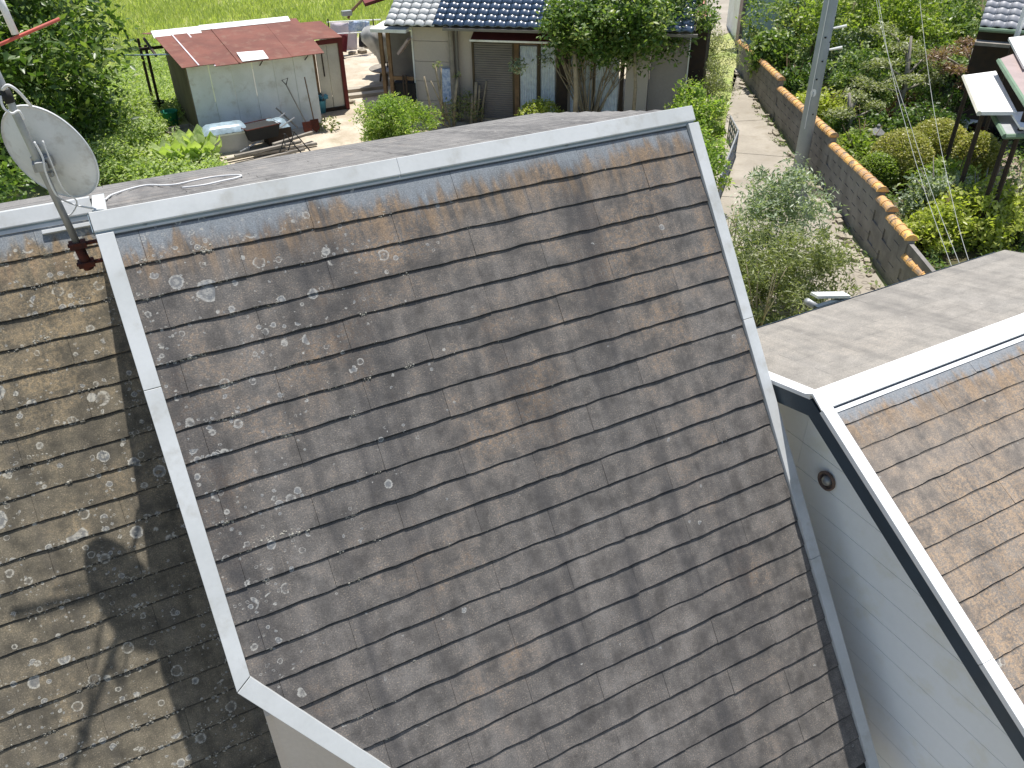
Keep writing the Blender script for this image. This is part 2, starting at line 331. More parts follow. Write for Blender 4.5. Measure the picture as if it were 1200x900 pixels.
class Plane:                                    # roof plane: u along the ridge, v down the slope, h off the surface
    def __init__(s, O, phi, back=False):
        s.O = Vector(O); s.e = Vector((0, (math.cos(phi) if back else -math.cos(phi)), -math.sin(phi)))
        s.n = Vector((0, (math.sin(phi) if back else -math.sin(phi)), math.cos(phi))); s.phi = phi
    def p(s, u, v, h=0.0): return s.O + Vector((u, 0, 0)) + s.e * v + s.n * h
    def prism(s, poly, h0, h1):
        return MB().prism([s.p(u, v, h0) for u, v in poly], s.n * (h1 - h0))

EXP = 0.182
def slate(pl, k, ua, ub, m, parent, umin=None, uvo=0.0, hT=0.0128, exp=EXP, name='slate', rough=1.0):
    v1 = exp * (k - 1); v0 = v1 - exp - 0.03
    n = max(2, int((ub - ua) / 0.05)); hT = hT + rng.uniform(-0.0012, 0.002) * rough
    ph = rng.uniform(0, 6); am = rng.uniform(0.6, 2.2) * 0.001 * rough; w2 = rng.uniform(14, 24); a3 = rng.uniform(0.001, 0.0035) * rough; dv = rng.uniform(-0.0015, 0.0015)
    b = MB(); vs = []; uvs = []
    lines = [(v0, 0.001), (v1 - 0.07, hT * 0.7), (v1, hT)]
    for li, (v, h) in enumerate(lines):
        a = ua if umin is None else min(max(ua, umin(v)), ub - 0.002)
        for i in range(n + 1):
            u = a + (ub - a) * i / n
            hh = h + (am * math.sin(ph + u * 9) * (0.3, 0.7, 1.4)[li]); vv = v
            if li == 2: vv = v + dv + a3 * math.sin(ph * 2 + u * w2) + rng.uniform(-0.0022, 0.0022) * rough
            vs.append(pl.p(u, vv, hh)); uvs.append((u + uvo, v - (0.001 if li == 2 else 0)))
    o = 2 * (n + 1)
    for i in range(n + 1):                      # lower lip
        vs.append(Vector(vs[o + i]) - pl.n * (hT - 0.0015)); uvs.append((uvs[o + i][0], v1))
    fs = []
    for r in range(3):
        for i in range(n):
            a_, b_ = r * (n + 1) + i, (r + 1) * (n + 1) + i
            fs.append((a_, b_, b_ + 1, a_ + 1))
    for c in (0, n):                            # side lips
        i0 = len(vs); vs += [Vector(vs[c]) - pl.n * 0.004, Vector(vs[n + 1 + c]) - pl.n * 0.006]; uvs += [uvs[c], uvs[n + 1 + c]]
        q = [(c, n + 1 + c, i0 + 1, i0), (n + 1 + c, 2 * (n + 1) + c, 3 * (n + 1) + c, i0 + 1)]
        fs += [t[::-1] for t in q] if c == 0 else q
    if (pl.n.cross(pl.e)).x > 0 : pass
    b.add(vs, fs); b.uv = uvs
    return b.build(name, m, parent)

def slates(pl, k0, k1, U0, U1, joint0, m, parent, umin=None, uvo=0.0, hT=0.0128, rough=1.0, L=0.91):
    for k in range(k0, k1 + 1):
        off = joint0 + (L / 2 if (k % 2 == 0) else 0) + rng.uniform(-0.012, 0.012)
        lo = U0 if umin is None else max(U0, umin(EXP * (k - 2) - 0.03))
        js = [off + L * i for i in range(-8, 9)]
        js = [U0] + [j for j in js if U0 + 0.05 < j < U1 - 0.05] + [U1]
        for a, b in zip(js[:-1], js[1:]):
            if b < lo + 0.03: continue
            slate(pl, k, a + 0.0010, b - 0.0010, m, parent, umin, uvo, hT, rough=rough)

def leaves(name, m, parent, blobs, size, aspect=0.5, up=0.3, seed=1, shell=0.55, curl=0.25, vertical=False, jit=0.13):
    r = np.random.RandomState(seed); cs = []; vs = []
    P = []; 
    for c, rad, n in blobs:
        d = r.normal(size=(n, 3)); d /= np.linalg.norm(d, axis=1)[:, None]
        q = shell + (1 - shell) * r.rand(n) ** 0.6; q = np.where(r.rand(n) < 0.15, r.rand(n), q)
        P.append(np.array(c)[None] + d * q[:, None] * np.array(rad)[None] * (1 + jit * r.normal(size=(n, 1))))
    P = np.concatenate(P); n = len(P)
    nrm = r.normal(size=(n, 3)); nrm[:, 2] = np.abs(nrm[:, 2]) + up; nrm /= np.linalg.norm(nrm, axis=1)[:, None]
    t = r.normal(size=(n, 3)); t -= nrm * (t * nrm).sum(1)[:, None]; t /= np.linalg.norm(t, axis=1)[:, None]
    if vertical:
        t = np.stack([r.normal(size=n) * 0.35, r.normal(size=n) * 0.35, np.ones(n)], 1); t /= np.linalg.norm(t, axis=1)[:, None]
        nrm = np.cross(t, r.normal(size=(n, 3))); nrm /= np.linalg.norm(nrm, axis=1)[:, None]
    s_ = np.cross(nrm, t); sz = (size * (0.6 + 0.8 * r.rand(n)))[:, None]
    a = P; b = P + t * sz * 0.5 + s_ * sz * aspect * 0.5 + nrm * sz * curl * 0.3; c_ = P + t * sz; d_ = P + t * sz * 0.5 - s_ * sz * aspect * 0.5 + nrm * sz * curl * 0.3
    V = np.stack([a, b, c_, d_], 1).reshape(-1, 3); I = np.arange(n) * 4
    F = np.stack([I, I + 1, I + 2, I, I + 2, I + 3], 1).reshape(-1)
    me = D.meshes.new(name); me.vertices.add(len(V)); me.vertices.foreach_set('co', V.astype(np.float32).ravel())
    me.loops.add(len(F)); me.loops.foreach_set('vertex_index', F.astype(np.int32))
    me.polygons.add(2 * n); me.polygons.foreach_set('loop_start', np.arange(0, 6 * n, 3, dtype=np.int32))
    me.polygons.foreach_set('loop_total', np.full(2 * n, 3, dtype=np.int32))
    me.update(calc_edges=True); me.materials.append(M[m])
    o = D.objects.new(name, me); COL.objects.link(o)
    if parent: o.parent = parent
    return o
def blobfield(seed, c, rad, n, br, per):
    r = np.random.RandomState(seed); res = []
    for i in range(n):
        d = r.normal(size=3); d /= np.linalg.norm(d); q = r.rand() ** 0.4
        b = br * (0.6 + 0.8 * r.rand())
        res.append((np.array(c) + d * q * np.array(rad), (b, b, b * 0.75), per))
    return res

# ================================================================= THE HOUSE IN FRONT
PHI = R_(54.43); BP = R_(14.5); W = 3.76
PC = Plane((0, 0, 0), PHI)                      # centre front slope
VA = -0.285                                     # apex of the slope
AP = PC.p(0, VA)
PB = Plane(AP, BP, back=True)                   # back slope (shared)
LO = Vector((0, 1.244, -0.34))
tz = (AP.z - (LO.z + math.sin(PHI) * 0.33)); 
PL = Plane(LO, R_(54.6))                        # left front slope
house = thing('house', 'large grey slate roofed house with white metal ridge and rakes filling the foreground', 'house', (1.8, 0, GZ))
house.location = (0, 0, 0)
cut = lambda v: 0.71 * (v - 2.285)
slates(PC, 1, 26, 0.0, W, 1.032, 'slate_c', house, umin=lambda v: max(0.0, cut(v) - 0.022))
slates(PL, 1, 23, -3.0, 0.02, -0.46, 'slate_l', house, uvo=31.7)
# decks under the slates
d1 = [(0, VA), (W, VA), (W, 4.7), (cut(4.7), 4.7), (0.02, 2.285)]
PC.prism(d1, -0.1, -0.006).build('roof_deck', 'deck', house)
PL.prism([(-3.05, -0.3), (0.03, -0.3), (0.03, 4.2), (-3.05, 4.2)], -0.1, -0.006).build('roof_deck', 'deck', house)
# back slope: thin seen edge-on, rows joined
bb = MB(); bb.uv = []
YLv = (1.409 - AP.y) / math.cos(BP)             # where the left ridge meets the back slope
def backrows(U0, U1, vs_, ve):
    k = 0; v0 = vs_
    while v0 + 0.12 < ve:
        v1 = v0 + 0.175; ua = U0
        while ua < U1 - 0.06:
            ub = min(ua + (0.905 if ua > U0 or k % 2 else 0.45), U1 + (0.03 if k % 2 else 0))
            q = [PB.p(ua, v0, 0.002), PB.p(ub - .003, v0, 0.002), PB.p(ub - .003, v1, 0.014), PB.p(ua, v1, 0.014), PB.p(ub - .003, v1, 0.001), PB.p(ua, v1, 0.001), PB.p(ub - .003, v0, -0.004)]
            bb.add(q, [(0, 1, 2, 3), (3, 2, 4, 5), (1, 6, 4, 2)]); bb.uv.extend([(ua + 11, v0), (ub + 11, v0), (ub + 11, v1), (ua + 11, v1), (ub + 11, v1), (ua + 11, v1), (ub + 11, v0)])
            ua = ub
        v0 += 0.165; k += 1
backrows(0.0, W + 0.03, 0.05, 2.17); backrows(-3.0, 0.0, YLv + 0.03, 2.17)
o = bb.build('back_slates', 'slate_b', house); o['kind'] = 'stuff'
PB.prism([(0.0, 0.0), (W, 0.0), (W, 2.15), (-3.05, 2.15), (-3.05, YLv), (0.0, YLv)], -0.12, -0.005).build('roof_deck', 'deck', house)
# metal ridge covers
def ridge(P, Pback, va, u0, u1, joints, m, hb=0.028, wf=0.075, wb=0.10, vb=0.0, nm='ridge_cap'):
    us = [u0] + joints + [u1]
    for i, (a, b) in enumerate(zip(us[:-1], us[1:])):
        a2 = a + (0.0008 if i else 0); hh = hb + (0.0008 if i % 2 else 0)
        A0 = P.p(a2, va - 0.01, hh); A1 = P.p(a2, va + wf, hh)
        mb = MB(); off = (b - a2, 0, 0)
        top = P.p(a2, va, hh) + Vector((0, 0.012, 0.022))
        bk = Pback.p(a2, vb + wb, hh * 0.8)
        ins = Vector((0, 0.0, -0.008))
        lip = Vector((0, 0, -0.008))
        poly = [top, A1, A1 + lip, A1 + lip + Vector((0, 0.008, 0)), top + Vector((0, 0.004, -0.02)), bk + Vector((0, 0, -0.015)), bk]
        mb.prism(poly, off); mb.build(nm, m, house if P is not PR else rhouse, bevel=0.0025)
        if P is PR: continue
        B1 = A1 + Vector((0, 0.006, -0.0085)); MB().prism([B1, B1 + Vector((0, 0, -0.030)), B1 + Vector((0, 0.01, -0.032)), B1 + Vector((0, 0.02, 0))], (b - a2 - (0.012 if b > 0 else 0), 0, 0)).build('ridge_side', 'flash', house)
        n_ = int((b - a2) / 0.91)
        for q_ in range(n_):
            c_ = A1 + Vector((0.25 + 0.91 * q_, 0.0, -0.012)); MB().lathe([(0.0005, -0.009), (0.007, -0.007), (0.009, 0.0)], 8, Matrix.Translation(c_) @ Matrix.Rotation(-math.pi / 2, 4, 'X') @ Matrix.Scale(-1, 4, (0, 0, 1))).build('screw', 'galv', house)
PR = None
ridge(PC, PB, VA, -0.09, W + 0.075, [1.62], 'trim')
ridge(PL, Plane((0, 1.409, -0.098), BP, True), -0.285, -3.0, -0.092, [-0.95], 'trim')
MB().prism([(-0.094, *(PC.p(0, VA - .01, .02).yz)), (-0.094, *(PC.p(0, -.205, .03).yz)), (-0.094, *(PC.p(0, -.205, -.05).yz)), (-0.094, *(PB.p(0, .09, -.05).yz)), (-0.094, *(PB.p(0, .09, .02).yz))], (-0.004, 0, 0)).build('ridge_end', 'flash', house)
# flashing strip under the caps, a second strip beside the step
PC.prism([(0, -0.215), (W, -0.215), (W, -0.185), (0, -0.185)], 0.0, 0.010).build('ridge_flashing', 'trim', house)
PL.prism([(-3.0, -0.205), (-0.0, -0.205), (-0.0, -0.172), (-3.0, -0.172)], 0.0, 0.011).build('ridge_flashing', 'trim', house)
PL.prism([(-0.42, -0.150), (-0.02, -0.150), (-0.02, -0.125), (-0.42, -0.125)], 0.0, 0.035).build('step_flashing', 'trim', house, bevel=0.002)
# rakes: left, right, and the slanting corner trim
TW = 0.088
miter = (-0.0815, 2.343)
def trimpiece(poly, h1=0.030, m='trim'): PC.prism(poly, -0.035, h1).build('rake_trim', m, house, bevel=0.0025)
trimpiece([(-TW, -0.19), (0.0, -0.19), (0.0, 0.66), (-TW, 0.66)], 0.0305)
trimpiece([(-TW, 0.663), (0.0, 0.663), (0.0, 2.281), (-TW + 0.003, 2.338)])
c0, c1 = (0.0, 2.285), (cut(4.74), 4.74)
trimpiece([(0.001, 2.286), c1, (c1[0] - 0.071, 4.78), (-0.0835, 2.343)])
trimpiece([(W + 0.003, -0.19), (W + TW + 0.004, -0.19), (W + TW + 0.004, 1.24), (W + 0.003, 1.24)], 0.0305)
trimpiece([(W + 0.003, 1.243), (W + TW + 0.004, 1.243), (W + TW + 0.004, 3.02), (W + 0.003, 3.02)])
trimpiece([(W + 0.003, 3.023), (W + TW + 0.004, 3.023), (W + TW + 0.004, 4.70), (W + 0.003, 4.70)], 0.0295)
# back slope's left rake, running back from the ridge to the lower left ridge
PB.prism([(-0.075, 0.10), (0.0, 0.10), (0.0, YLv + 0.02), (-0.075, YLv + 0.02)], -0.05, 0.022).build('rake_trim', 'trim', house, bevel=0.002)
# walls
Zpc = lambda y, h=0.02: math.tan(PHI) * y - h / math.cos(PHI)
def rooftop(y, h):                              # underside height of the roof at y
    return min(Zpc(y, h), AP.z - (y - AP.y) * math.tan(BP) - h)
YE = -2.62
side = [(2.0, -7.2), (2.0, rooftop(2.0, 0.05)), (AP.y, rooftop(AP.y, 0.05)), (-1.44, Zpc(-1.44, 0.05)), (-1.44, -7.2)]
MB().prism([(0.014, y, z) for y, z in side], (0.1, 0, 0)).build('wall', 'beige', house)
side2 = [(2.0, -7.2), (2.0, rooftop(2.0, 0.05)), (AP.y, rooftop(AP.y, 0.05)), (YE, Zpc(YE, 0.05)), (YE, -7.2)]
MB().prism([(W - 0.1, y, z) for y, z in side2], (0.09, 0, 0)).build('wall', 'beige', house)
ox = lambda u: 2.343 + (u + 0.0815) / 0.71       # v on the outer line of the slanting trim
uA, uB = 0.012, 1.50
pA, pB = PC.p(uA, ox(uA), -0.036), PC.p(uB, ox(uB), -0.036)
MB().prism([(pA.x, pA.y, -7.2), pA, pB, (pB.x, pB.y, -7.2)], (0.06, 0.08, 0)).build('wall', 'beige', house)
MB().prism([(uB, YE + .02, -7.2), (uB, YE + .02, Zpc(YE, 0.07)), (W - .1, YE + .02, Zpc(YE, 0.07)), (W - .1, YE + .02, -7.2)], (0, 0.1, 0)).build('wall', 'beige', house)
MB().prism([(-2.9, 1.98, -7.2), (-2.9, 1.98, rooftop(1.98, 0.08)), (W - .1, 1.98, rooftop(1.98, 0.08)), (W - .1, 1.98, -7.2)], (0, -0.1, 0)).build('wall', 'beige', house)
MB().prism([(-2.9, 1.9, -7.2), (-2.9, 1.9, -0.2), (-2.9, 1.43, -0.2), (-2.9, -1.0, -3.6), (-2.9, -1.0, -7.2)], (0.1, 0, 0)).build('wall', 'beige', house)
MB().box((-1.42, -0.98, -5.4), (2.96, 0.1, 3.5)).build('wall', 'beige', house)
# lowest eave: gutter and its end piece at the right
ge = PC.p(0, 4.72)
g1 = MB(); gy, gz = ge.y - 0.05, ge.z - 0.06
prof = [(0.06, 0.05), (0.05, -0.03), (0.02, -0.06), (-0.03, -0.06), (-0.055, -0.03), (-0.06, 0.055), (-0.066, 0.055), (-0.06, -0.034), (-0.033, -0.067), (0.024, -0.067), (0.056, -0.034), (0.066, 0.05)]
g1.prism([(1.55, gy + a, gz + b) for a, b in prof], (W + 0.13 - 1.55, 0, 0)).build('gutter', 'trimw', house)
MB().prism([(W + .13, gy + a, gz + b) for a, b in [(.066, .055), (.056, -.035), (.024, -.07), (-.035, -.07), (-.062, -.035), (-.07, .06)]], (0.012, 0, 0)).build('gutter_end', 'trimw', house)
MB().box((W + 0.02, gy - 0.0, gz - 0.05), (0.24, 0.1, 0.02)).build('gutter_debris', 'soil', house)
# crusty lichen clumps growing over the tail edges
lc = MB(); r2 = random.Random(5)
def clump(P, u, v, s):
    n = r2.randint(2, 6)
    for i in range(n):
        a = s * r2.uniform(0.4, 1.1); cu = u + r2.uniform(-1, 1) * s * 2.2; cv = v + r2.uniform(-1.0, 0.9) * s * 1.1
        hh = 0.009 if cv < v else 0.004
        ring = [P.p(cu + a * math.cos(t * 1.047) * r2.uniform(.7, 1.2), cv + a * math.sin(t * 1.047) * r2.uniform(.7, 1.2), hh) for t in range(6)]
        top = P.p(cu, cv, hh + a * r2.uniform(0.35, 0.8)); bot = P.p(cu, cv, hh - 0.003)
        mid = [(q * 0.45 + top * 0.55) + P.n * a * 0.12 for q in ring]
        lc.add(ring + mid + [top, bot], [(i_, (i_ + 1) % 6, 6 + (i_ + 1) % 6, 6 + i_) for i_ in range(6)] + [(6 + i_, 6 + (i_ + 1) % 6, 12) for i_ in range(6)])
for k in range(1, 26):
    vv = EXP * (k - 1)
    dens = 30
    for _ in range(dens):
        u = r2.uniform(0.03, W - 0.03)
        if u < cut(vv) + 0.03: continue
        pr_ = max(0.06, 0.75 - u / 3.6 * 0.7 - 0.02 * k)
        if k == 1 and u > 3.2: pr_ = 0.9
        if r2.random() < pr_:
            clump(PC, u, vv, r2.uniform(0.0025, 0.0065) * (1.6 if (r2.random() < .22 and u < 2.4) else 1))
            if u < 1.5 and r2.random() < 0.45:
                for q_ in range(r2.randint(3, 8)): clump(PC, u + r2.gauss(0, .035), vv + r2.uniform(-.028, .012), r2.uniform(.004, .009))
for k in range(1, 23):
    for _ in range(7):
        uc = r2.uniform(-1.7, -0.05)
        for q_ in range(r2.randint(3, 9)): clump(PL, uc + r2.gauss(0, .05), EXP * (k - 1) + r2.uniform(-.03, .014), r2.uniform(.004, .010))
    for _ in range(17):
        if r2.random() < 0.65: clump(PL, r2.uniform(-1.7, -0.05), EXP * (k - 1), r2.uniform(0.0035, 0.008) * (1.5 if r2.random() < .2 else 1))
o = lc.build('lichen_clumps', 'lichen', house); o['kind'] = 'stuff'

# ================================================================= THE HOUSE AT THE RIGHT
PHR = R_(30.22); X0 = 3.97
rhouse = thing('neighbouring_house', 'white sided house with tan slate roof and bright white ridge at the lower right', 'house')
PR = Plane((X0, -1.591, -1.443), PHR); VR = -0.245; APR = PR.p(0, VR)
PRB = Plane(APR, R_(13), back=True); RX = 3.75   # length along the ridge
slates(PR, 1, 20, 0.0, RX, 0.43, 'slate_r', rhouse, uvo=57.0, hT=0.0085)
for k in range(1, 8):
    off = 0.3 + (0.455 if k % 2 else 0)
    js = [0.0] + [off + .91 * i for i in range(-1, 5) if 0.05 < off + .91 * i < RX - .05] + [RX]
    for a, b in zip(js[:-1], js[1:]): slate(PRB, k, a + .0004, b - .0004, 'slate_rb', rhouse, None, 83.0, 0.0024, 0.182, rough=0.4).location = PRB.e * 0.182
PR.prism([(0, VR), (RX, VR), (RX, 3.5), (0, 3.5)], -0.09, -0.006).build('roof_deck', 'deck', rhouse)
PRB.prism([(0, 0), (RX, 0), (RX, 1.28), (0, 1.28)], -0.09, -0.006).build('roof_deck', 'deck', rhouse)
ridge(PR, PRB, VR, -0.105, RX + 0.1, [], 'trimw', hb=0.03, wf=0.105, wb=0.06)
PR.prism([(-0.0, -0.125), (RX, -0.125), (RX, -0.095), (-0.0, -0.095)], 0.0, 0.012).build('ridge_flashing', 'trimw', rhouse)
RT = 0.098
for a, b, h in ((-0.14, 1.62, 0.0305), (1.623, 3.5, 0.030)):
    PR.prism([(-RT, a), (-0.004, a), (-0.004, b), (-RT, b)], -0.012, h).build('rake_trim', 'trimw', rhouse, bevel=0.0025)
PRB.prism([(-RT, 0.02), (-0.004, 0.02), (-0.004, 1.28), (-RT, 1.28)], -0.012, 0.02).build('rake_trim', 'trimw', rhouse, bevel=0.002)
# fascia and soffit of the overhang
def zr(y, h): return min(APR.z + (y - APR.y) * math.tan(PHR), APR.z - (y - APR.y) * math.tan(R_(13))) - h
def band(x, dx, h0, h1, m, nm, y0, y1):
    ys = [y0, y1]
    MB().prism([(x, y0, zr(y0, h0)), (x, y1, zr(y1, h0)), (x, y1, zr(y1, h1)), (x, y0, zr(y0, h1))], (dx, 0, 0)).build(nm, m, rhouse)
yF, yB = -4.5, -0.12
band(X0 - RT + 0.004, 0.018, 0.016, 0.142, 'fascia', 'fascia', yF, APR.y)
band(X0 - RT + 0.004, 0.018, 0.016, 0.142, 'fascia', 'fascia', APR.y, yB)
band(X0 - RT + 0.022, 4.33 - X0, 0.120, 0.135, 'soffit', 'soffit', yF, APR.y)
band(X0 - RT + 0.022, 4.33 - X0, 0.120, 0.135, 'soffit', 'soffit', APR.y, yB)
# gable wall of lapped boards
XW = 4.15
gab = [(yF + .3, zr(yF + .3, 0.137)), (APR.y, zr(APR.y, 0.137)), (yB - .25, zr(yB - .25, 0.137)), (yB - .25, -7.2), (yF + .3, -7.2)]
MB().prism([(XW + 0.0185, y, z) for y, z in gab], (0.08, 0, 0)).build('wall', 'board', rhouse)
z = -7.1; zs = [-2.90 - 0.238 * i for i in range(-8, 19)]
for zt in zs:
    zb = zt - 0.238 + 0.006
    p = clip(clip(gab, 0, 1, zt), 0, -1, -zb)
    for sgn in (1, -1):
        q = clip(p, sgn, 0, sgn * -1.17 - 0.0012)
        if len(q) < 3: continue
        zmx = max(z_ for _, z_ in q)
        if zmx < -7: continue
        # lower edge stands a little prouder than the top edge
        f1 = [(XW + 0.0015 * ((zz - zb) / 0.238), y, zz) for y, zz in q]; f2 = [(XW + 0.0183, y, zz) for y, zz in q]
        n = len(q); MB().add(f1 + f2, [tuple(range(n)), tuple(range(n, 2 * n))[::-1]] + [(i, (i + 1) % n, n + (i + 1) % n, n + i) for i in range(n)]).build('siding_board', 'board', rhouse)
# remaining walls
MB().box((X0 + RX - .2, -2.2, -4.6), (0.1, 3.6, 5.0)).build('wall', 'board', rhouse)
MB().box((X0 + RX / 2 + 0.0, -0.42, -4.5), (RX - 0.5, 0.1, 5.4)).build('wall', 'board', rhouse)
MB().box((X0 + RX / 2, -4.1, -5.3), (RX - 0.5, 0.1, 4.0)).build('wall', 'board', rhouse)
# back eave gutter
MB().prism([(X0 - .08, -.14 + a, -1.70 + b) for a, b in [(0, .03), (0, -.05), (.09, -.05), (.1, .03), (.094, .03), (.085, -.042), (.007, -.042), (.007, .03)]], (RX + .1, 0, 0)).build('gutter', 'fascia', rhouse)
# round vent hood
vt = Matrix.Translation((XW, -1.47, -2.09)) @ Matrix.Rotation(-math.pi / 2, 4, 'Y')
MB().lathe([(0.001, 0.005), (0.06, 0.005), (0.075, 0.012), (0.078, 0.03), (0.066, 0.034), (0.06, 0.012)], 24, vt).build('vent_collar', 'ventrust', rhouse, True)
MB().lathe([(0.001, 0.05), (0.018, 0.048), (0.034, 0.036), (0.042, 0.012), (0.042, 0.0)], 20, vt).build('vent_hood', 'galv', rhouse, True)

# ================================================================= AERIAL, DISH AND CABLES ON THE ROOF
mast = thing('dish_mast', 'leaning grey steel mast held by rusty brackets beside the left ridge', 'mast')
m0_, m1_ = HY(95, 295, 0.355), HY(5, 105, 0.355)
mp = lambda t: m0_ + (m1_ - m0_) * t
MB().tube([mp(-0.0), mp(0.5), mp(2.4)], 0.019, 12).build('pole', 'galv', mast, True)
MB().tube([mp(-0.12), mp(0.03)], 0.027, 10).build('pole_sleeve', 'rust', mast, True)
for t, x in ((-0.08, 0.055), (0.05, 0.055)):
    p = mp(t); MB().box((0.5 * (p.x + x) - 0.02, p.y, p.z), (x - p.x + 0.06, 0.03, 0.012)).build('bracket_arm', 'rust', mast)
    MB().box(p, (0.085, 0.07, 0.03)).build('bracket_clamp', 'rust', mast)
MB().tube([mp(0.93), mp(1.0)], 0.024, 12).build('tape_wrap', 'black', mast, True)
dish = thing('satellite_dish', 'round white satellite dish seen from behind on the leaning mast', 'satellite dish', (-0.182, 0.435, 0.517))
dn = Vector((0.59, 0.78, 0.22)).normalized()
xa = Vector((0, 0, 1)).cross(dn).normalized(); ya = dn.cross(xa)
dm = Matrix((xa, ya, dn)).transposed().to_4x4()
prof = [(0.001, -0.058), (0.08, -0.054), (0.16, -0.042), (0.24, -0.022), (0.30, 0.0), (0.312, 0.002), (0.316, -0.006), (0.322, 0.006), (0.312, 0.01), (0.30, 0.006), (0.24, -0.016), (0.16, -0.036), (0.08, -0.048), (0.001, -0.052)]
prof = [(r, z) for r, z in prof]
MB().lathe(prof, 56, dm @ Matrix.Diagonal((0.775, 0.85, 0.85, 1))).build('reflector', 'dish', dish, True)
def dl(x, y, z): return dm @ Vector((x, y, z))
MB().box(dl(0, 0, -0.075), (0.10, 0.06, 0.035), rot=dm.to_3x3()).build('back_plate', 'galv', dish, bevel=.003)
for y in (-0.085, 0.075):
    MB().box(dl(0.02, y, -0.062), (0.055, 0.028, 0.02), rot=dm.to_3x3()).build('mount_lug', 'galv', dish, bevel=.003)
pm = mp(0.56) - dish.location
MB().box((pm * 0.5 + dl(0, 0, -0.09) * 0.5), (0.05, 0.10, 0.05)).build('mount_bracket', 'galv', dish, bevel=.003)
MB().box(pm, (0.07, 0.065, 0.045)).build('mast_clamp', 'galv', dish, bevel=.004)
MB().tube([dl(0, -0.24, 0.0), dl(0, -0.27, 0.05), dl(0, -0.25, 0.16)], 0.012, 8).build('feed_arm', 'white', dish, True)
MB().tube([dl(0, -0.25, 0.14), dl(0, -0.22, 0.17), dl(0, -0.19, 0.14)], [0.022, 0.022, 0.018], 12).build('receiver', 'white', dish, True)
def cable(name, pts, r, m, label, parent=None, cat='cable', sub=6):
    P = [Vector(p) for p in pts]; Q = []
    for i in range(len(P) - 1):
        p0, p1, p2, p3 = P[max(i - 1, 0)], P[i], P[i + 1], P[min(i + 2, len(P) - 1)]
        for j in range(sub):
            t = j / sub
            Q.append(0.5 * ((2 * p1) + (p2 - p0) * t + (2 * p0 - 5 * p1 + 4 * p2 - p3) * t * t + (3 * p1 - p0 - 3 * p2 + p3) * t ** 3))
    Q.append(P[-1]); o = MB().tube(Q, r, 6).build(name, m, parent, True)
    if not parent: tag(o, label, cat)
    return o
cable('aerial_cable', [HY(3, 105, .33), HY(10, 100, .30), HY(22, 108, .30), HY(36, 124, .34)], 0.008, 'white', 'thick white cable looped round the top of the leaning mast above the dish')
cable('loop_cable', [HY(0, 112, .32), HY(4, 126, .31), HY(14, 133, .31), HY(22, 130, .32), HY(28, 140, .33)], 0.006, 'white', 'white cable loop tied to the mast just above the dish rim')
cable('down_lead', [HY(40, 166, .32), HY(50, 185, .31), HY(53, 200, .31), HY(62, 222, .33), HY(70, 232, .36), HY(88, 240, .5), HY(112, 245, .3)], 0.005, 'white', 'thin white lead running from the dish clamp down to the ridge end')
cable('feed_lead', [HY(50, 165, .31), HY(62, 195, .32), HY(74, 222, .36), HY(90, 236, .45), HY(84, 250, .5), HY(76, 252, .5), HY(70, 244, .42)], 0.004, 'white', 'grey looped lead hanging below the dish over the white left ridge')
def onback(x, y, h=0.022):
    d = Vector(ray(x, y)); C_ = Vector(CP); t = (PB.O - C_).dot(PB.n) / d.dot(PB.n); return C_ + d * t + PB.n * h
cable('white_roof_cable', [onback(*q) for q in [(125, 238), (133, 232), (157, 224), (175, 220.5), (190, 221), (207, 220), (230, 215), (252, 211), (276, 209), (284, 210), (276, 213), (262, 216), (240, 221), (215, 224)]], 0.006, 'white', 'white cable lying in a loose loop on the grey back slope beyond the ridge')
ant = thing('television_aerial', 'white tube aerial crossed by a faded red rod at the top left corner', 'aerial')
a0, a1 = HY(18, 40, .6), HY(0, 0, .6); dd = (a1 - a0)
MB().tube([a0, a0 + dd * 1.5], 0.0175, 12).build('boom', 'white', ant, True)
b0, b1 = HY(70, 22, .6), HY(0, 52, .6)
MB().tube([b0, b0 + (b1 - b0) * 1.9], 0.0085, 10).build('element', 'redrod', ant, True)
for i in range(1, 3):
    c = a0 + dd * (0.35 * i + 0.6); e = (b0 - b1).normalized() * (0.3)
    MB().tube([c - e * 2.0, c - e * 0.3], 0.0085, 8).build('element', 'redrod', ant, True)
MB().box(mp(2.0), (0.06, 0.06, 0.05)).build('boom_clamp', 'galv', ant)
MB().tube([a0 + dd * 1.45, mp(2.0)], 0.009, 8).build('boom_support', 'galv', ant)

# ================================================================= GROUND AND PATHS
def sheet(name, pts, dz, m, kind='structure', parent=None, thick=0.0):
    mb = MB()
    if thick: mb.prism([Vector((p.x, p.y, GZ + dz - thick)) for p in pts], (0, 0, thick))
    else: mb.add([Vector((p.x, p.y, GZ + dz)) for p in pts], [tuple(range(len(pts)))])
    o = mb.build(name, m, parent)
    if not parent: o['kind'] = kind
    return o
gm = MB(); xs = [-160, -20, -5, 10, 25, 60, 260]; ysz = [(-160, -7.0), (-3.5, -7.0), (1.2, GZ), (10, GZ), (25, GZ), (60, GZ), (260, GZ)]
gm.add([(x, y, z) for y, z in ysz for x in xs], [(j * 7 + i, j * 7 + i + 1, j * 7 + i + 8, j * 7 + i + 7) for j in range(6) for i in range(6)])
gm.build('ground', 'grassy')['kind'] = 'structure'
MB().add([(-40, -40, -6.99), (60, -40, -6.99), (60, -3.5, -6.99), (-40, -3.5, -6.99), (60, 1.15, GZ + .012), (-40, 1.15, GZ + .012)], [(0, 1, 2, 3), (3, 2, 4, 5)]).build('bounce_ground', 'rubble')['kind'] = 'structure'  # unseen grey sheet added so light bouncing onto the walls stays neutral
def GP(*q): return [G(*a) for a in q]
sheet('yard', GP((300, 215), (560, 215), (560, 120), (480, 90), (470, 45), (440, 40), (330, 62), (300, 75), (230, 170)), 0.004, 'yard')
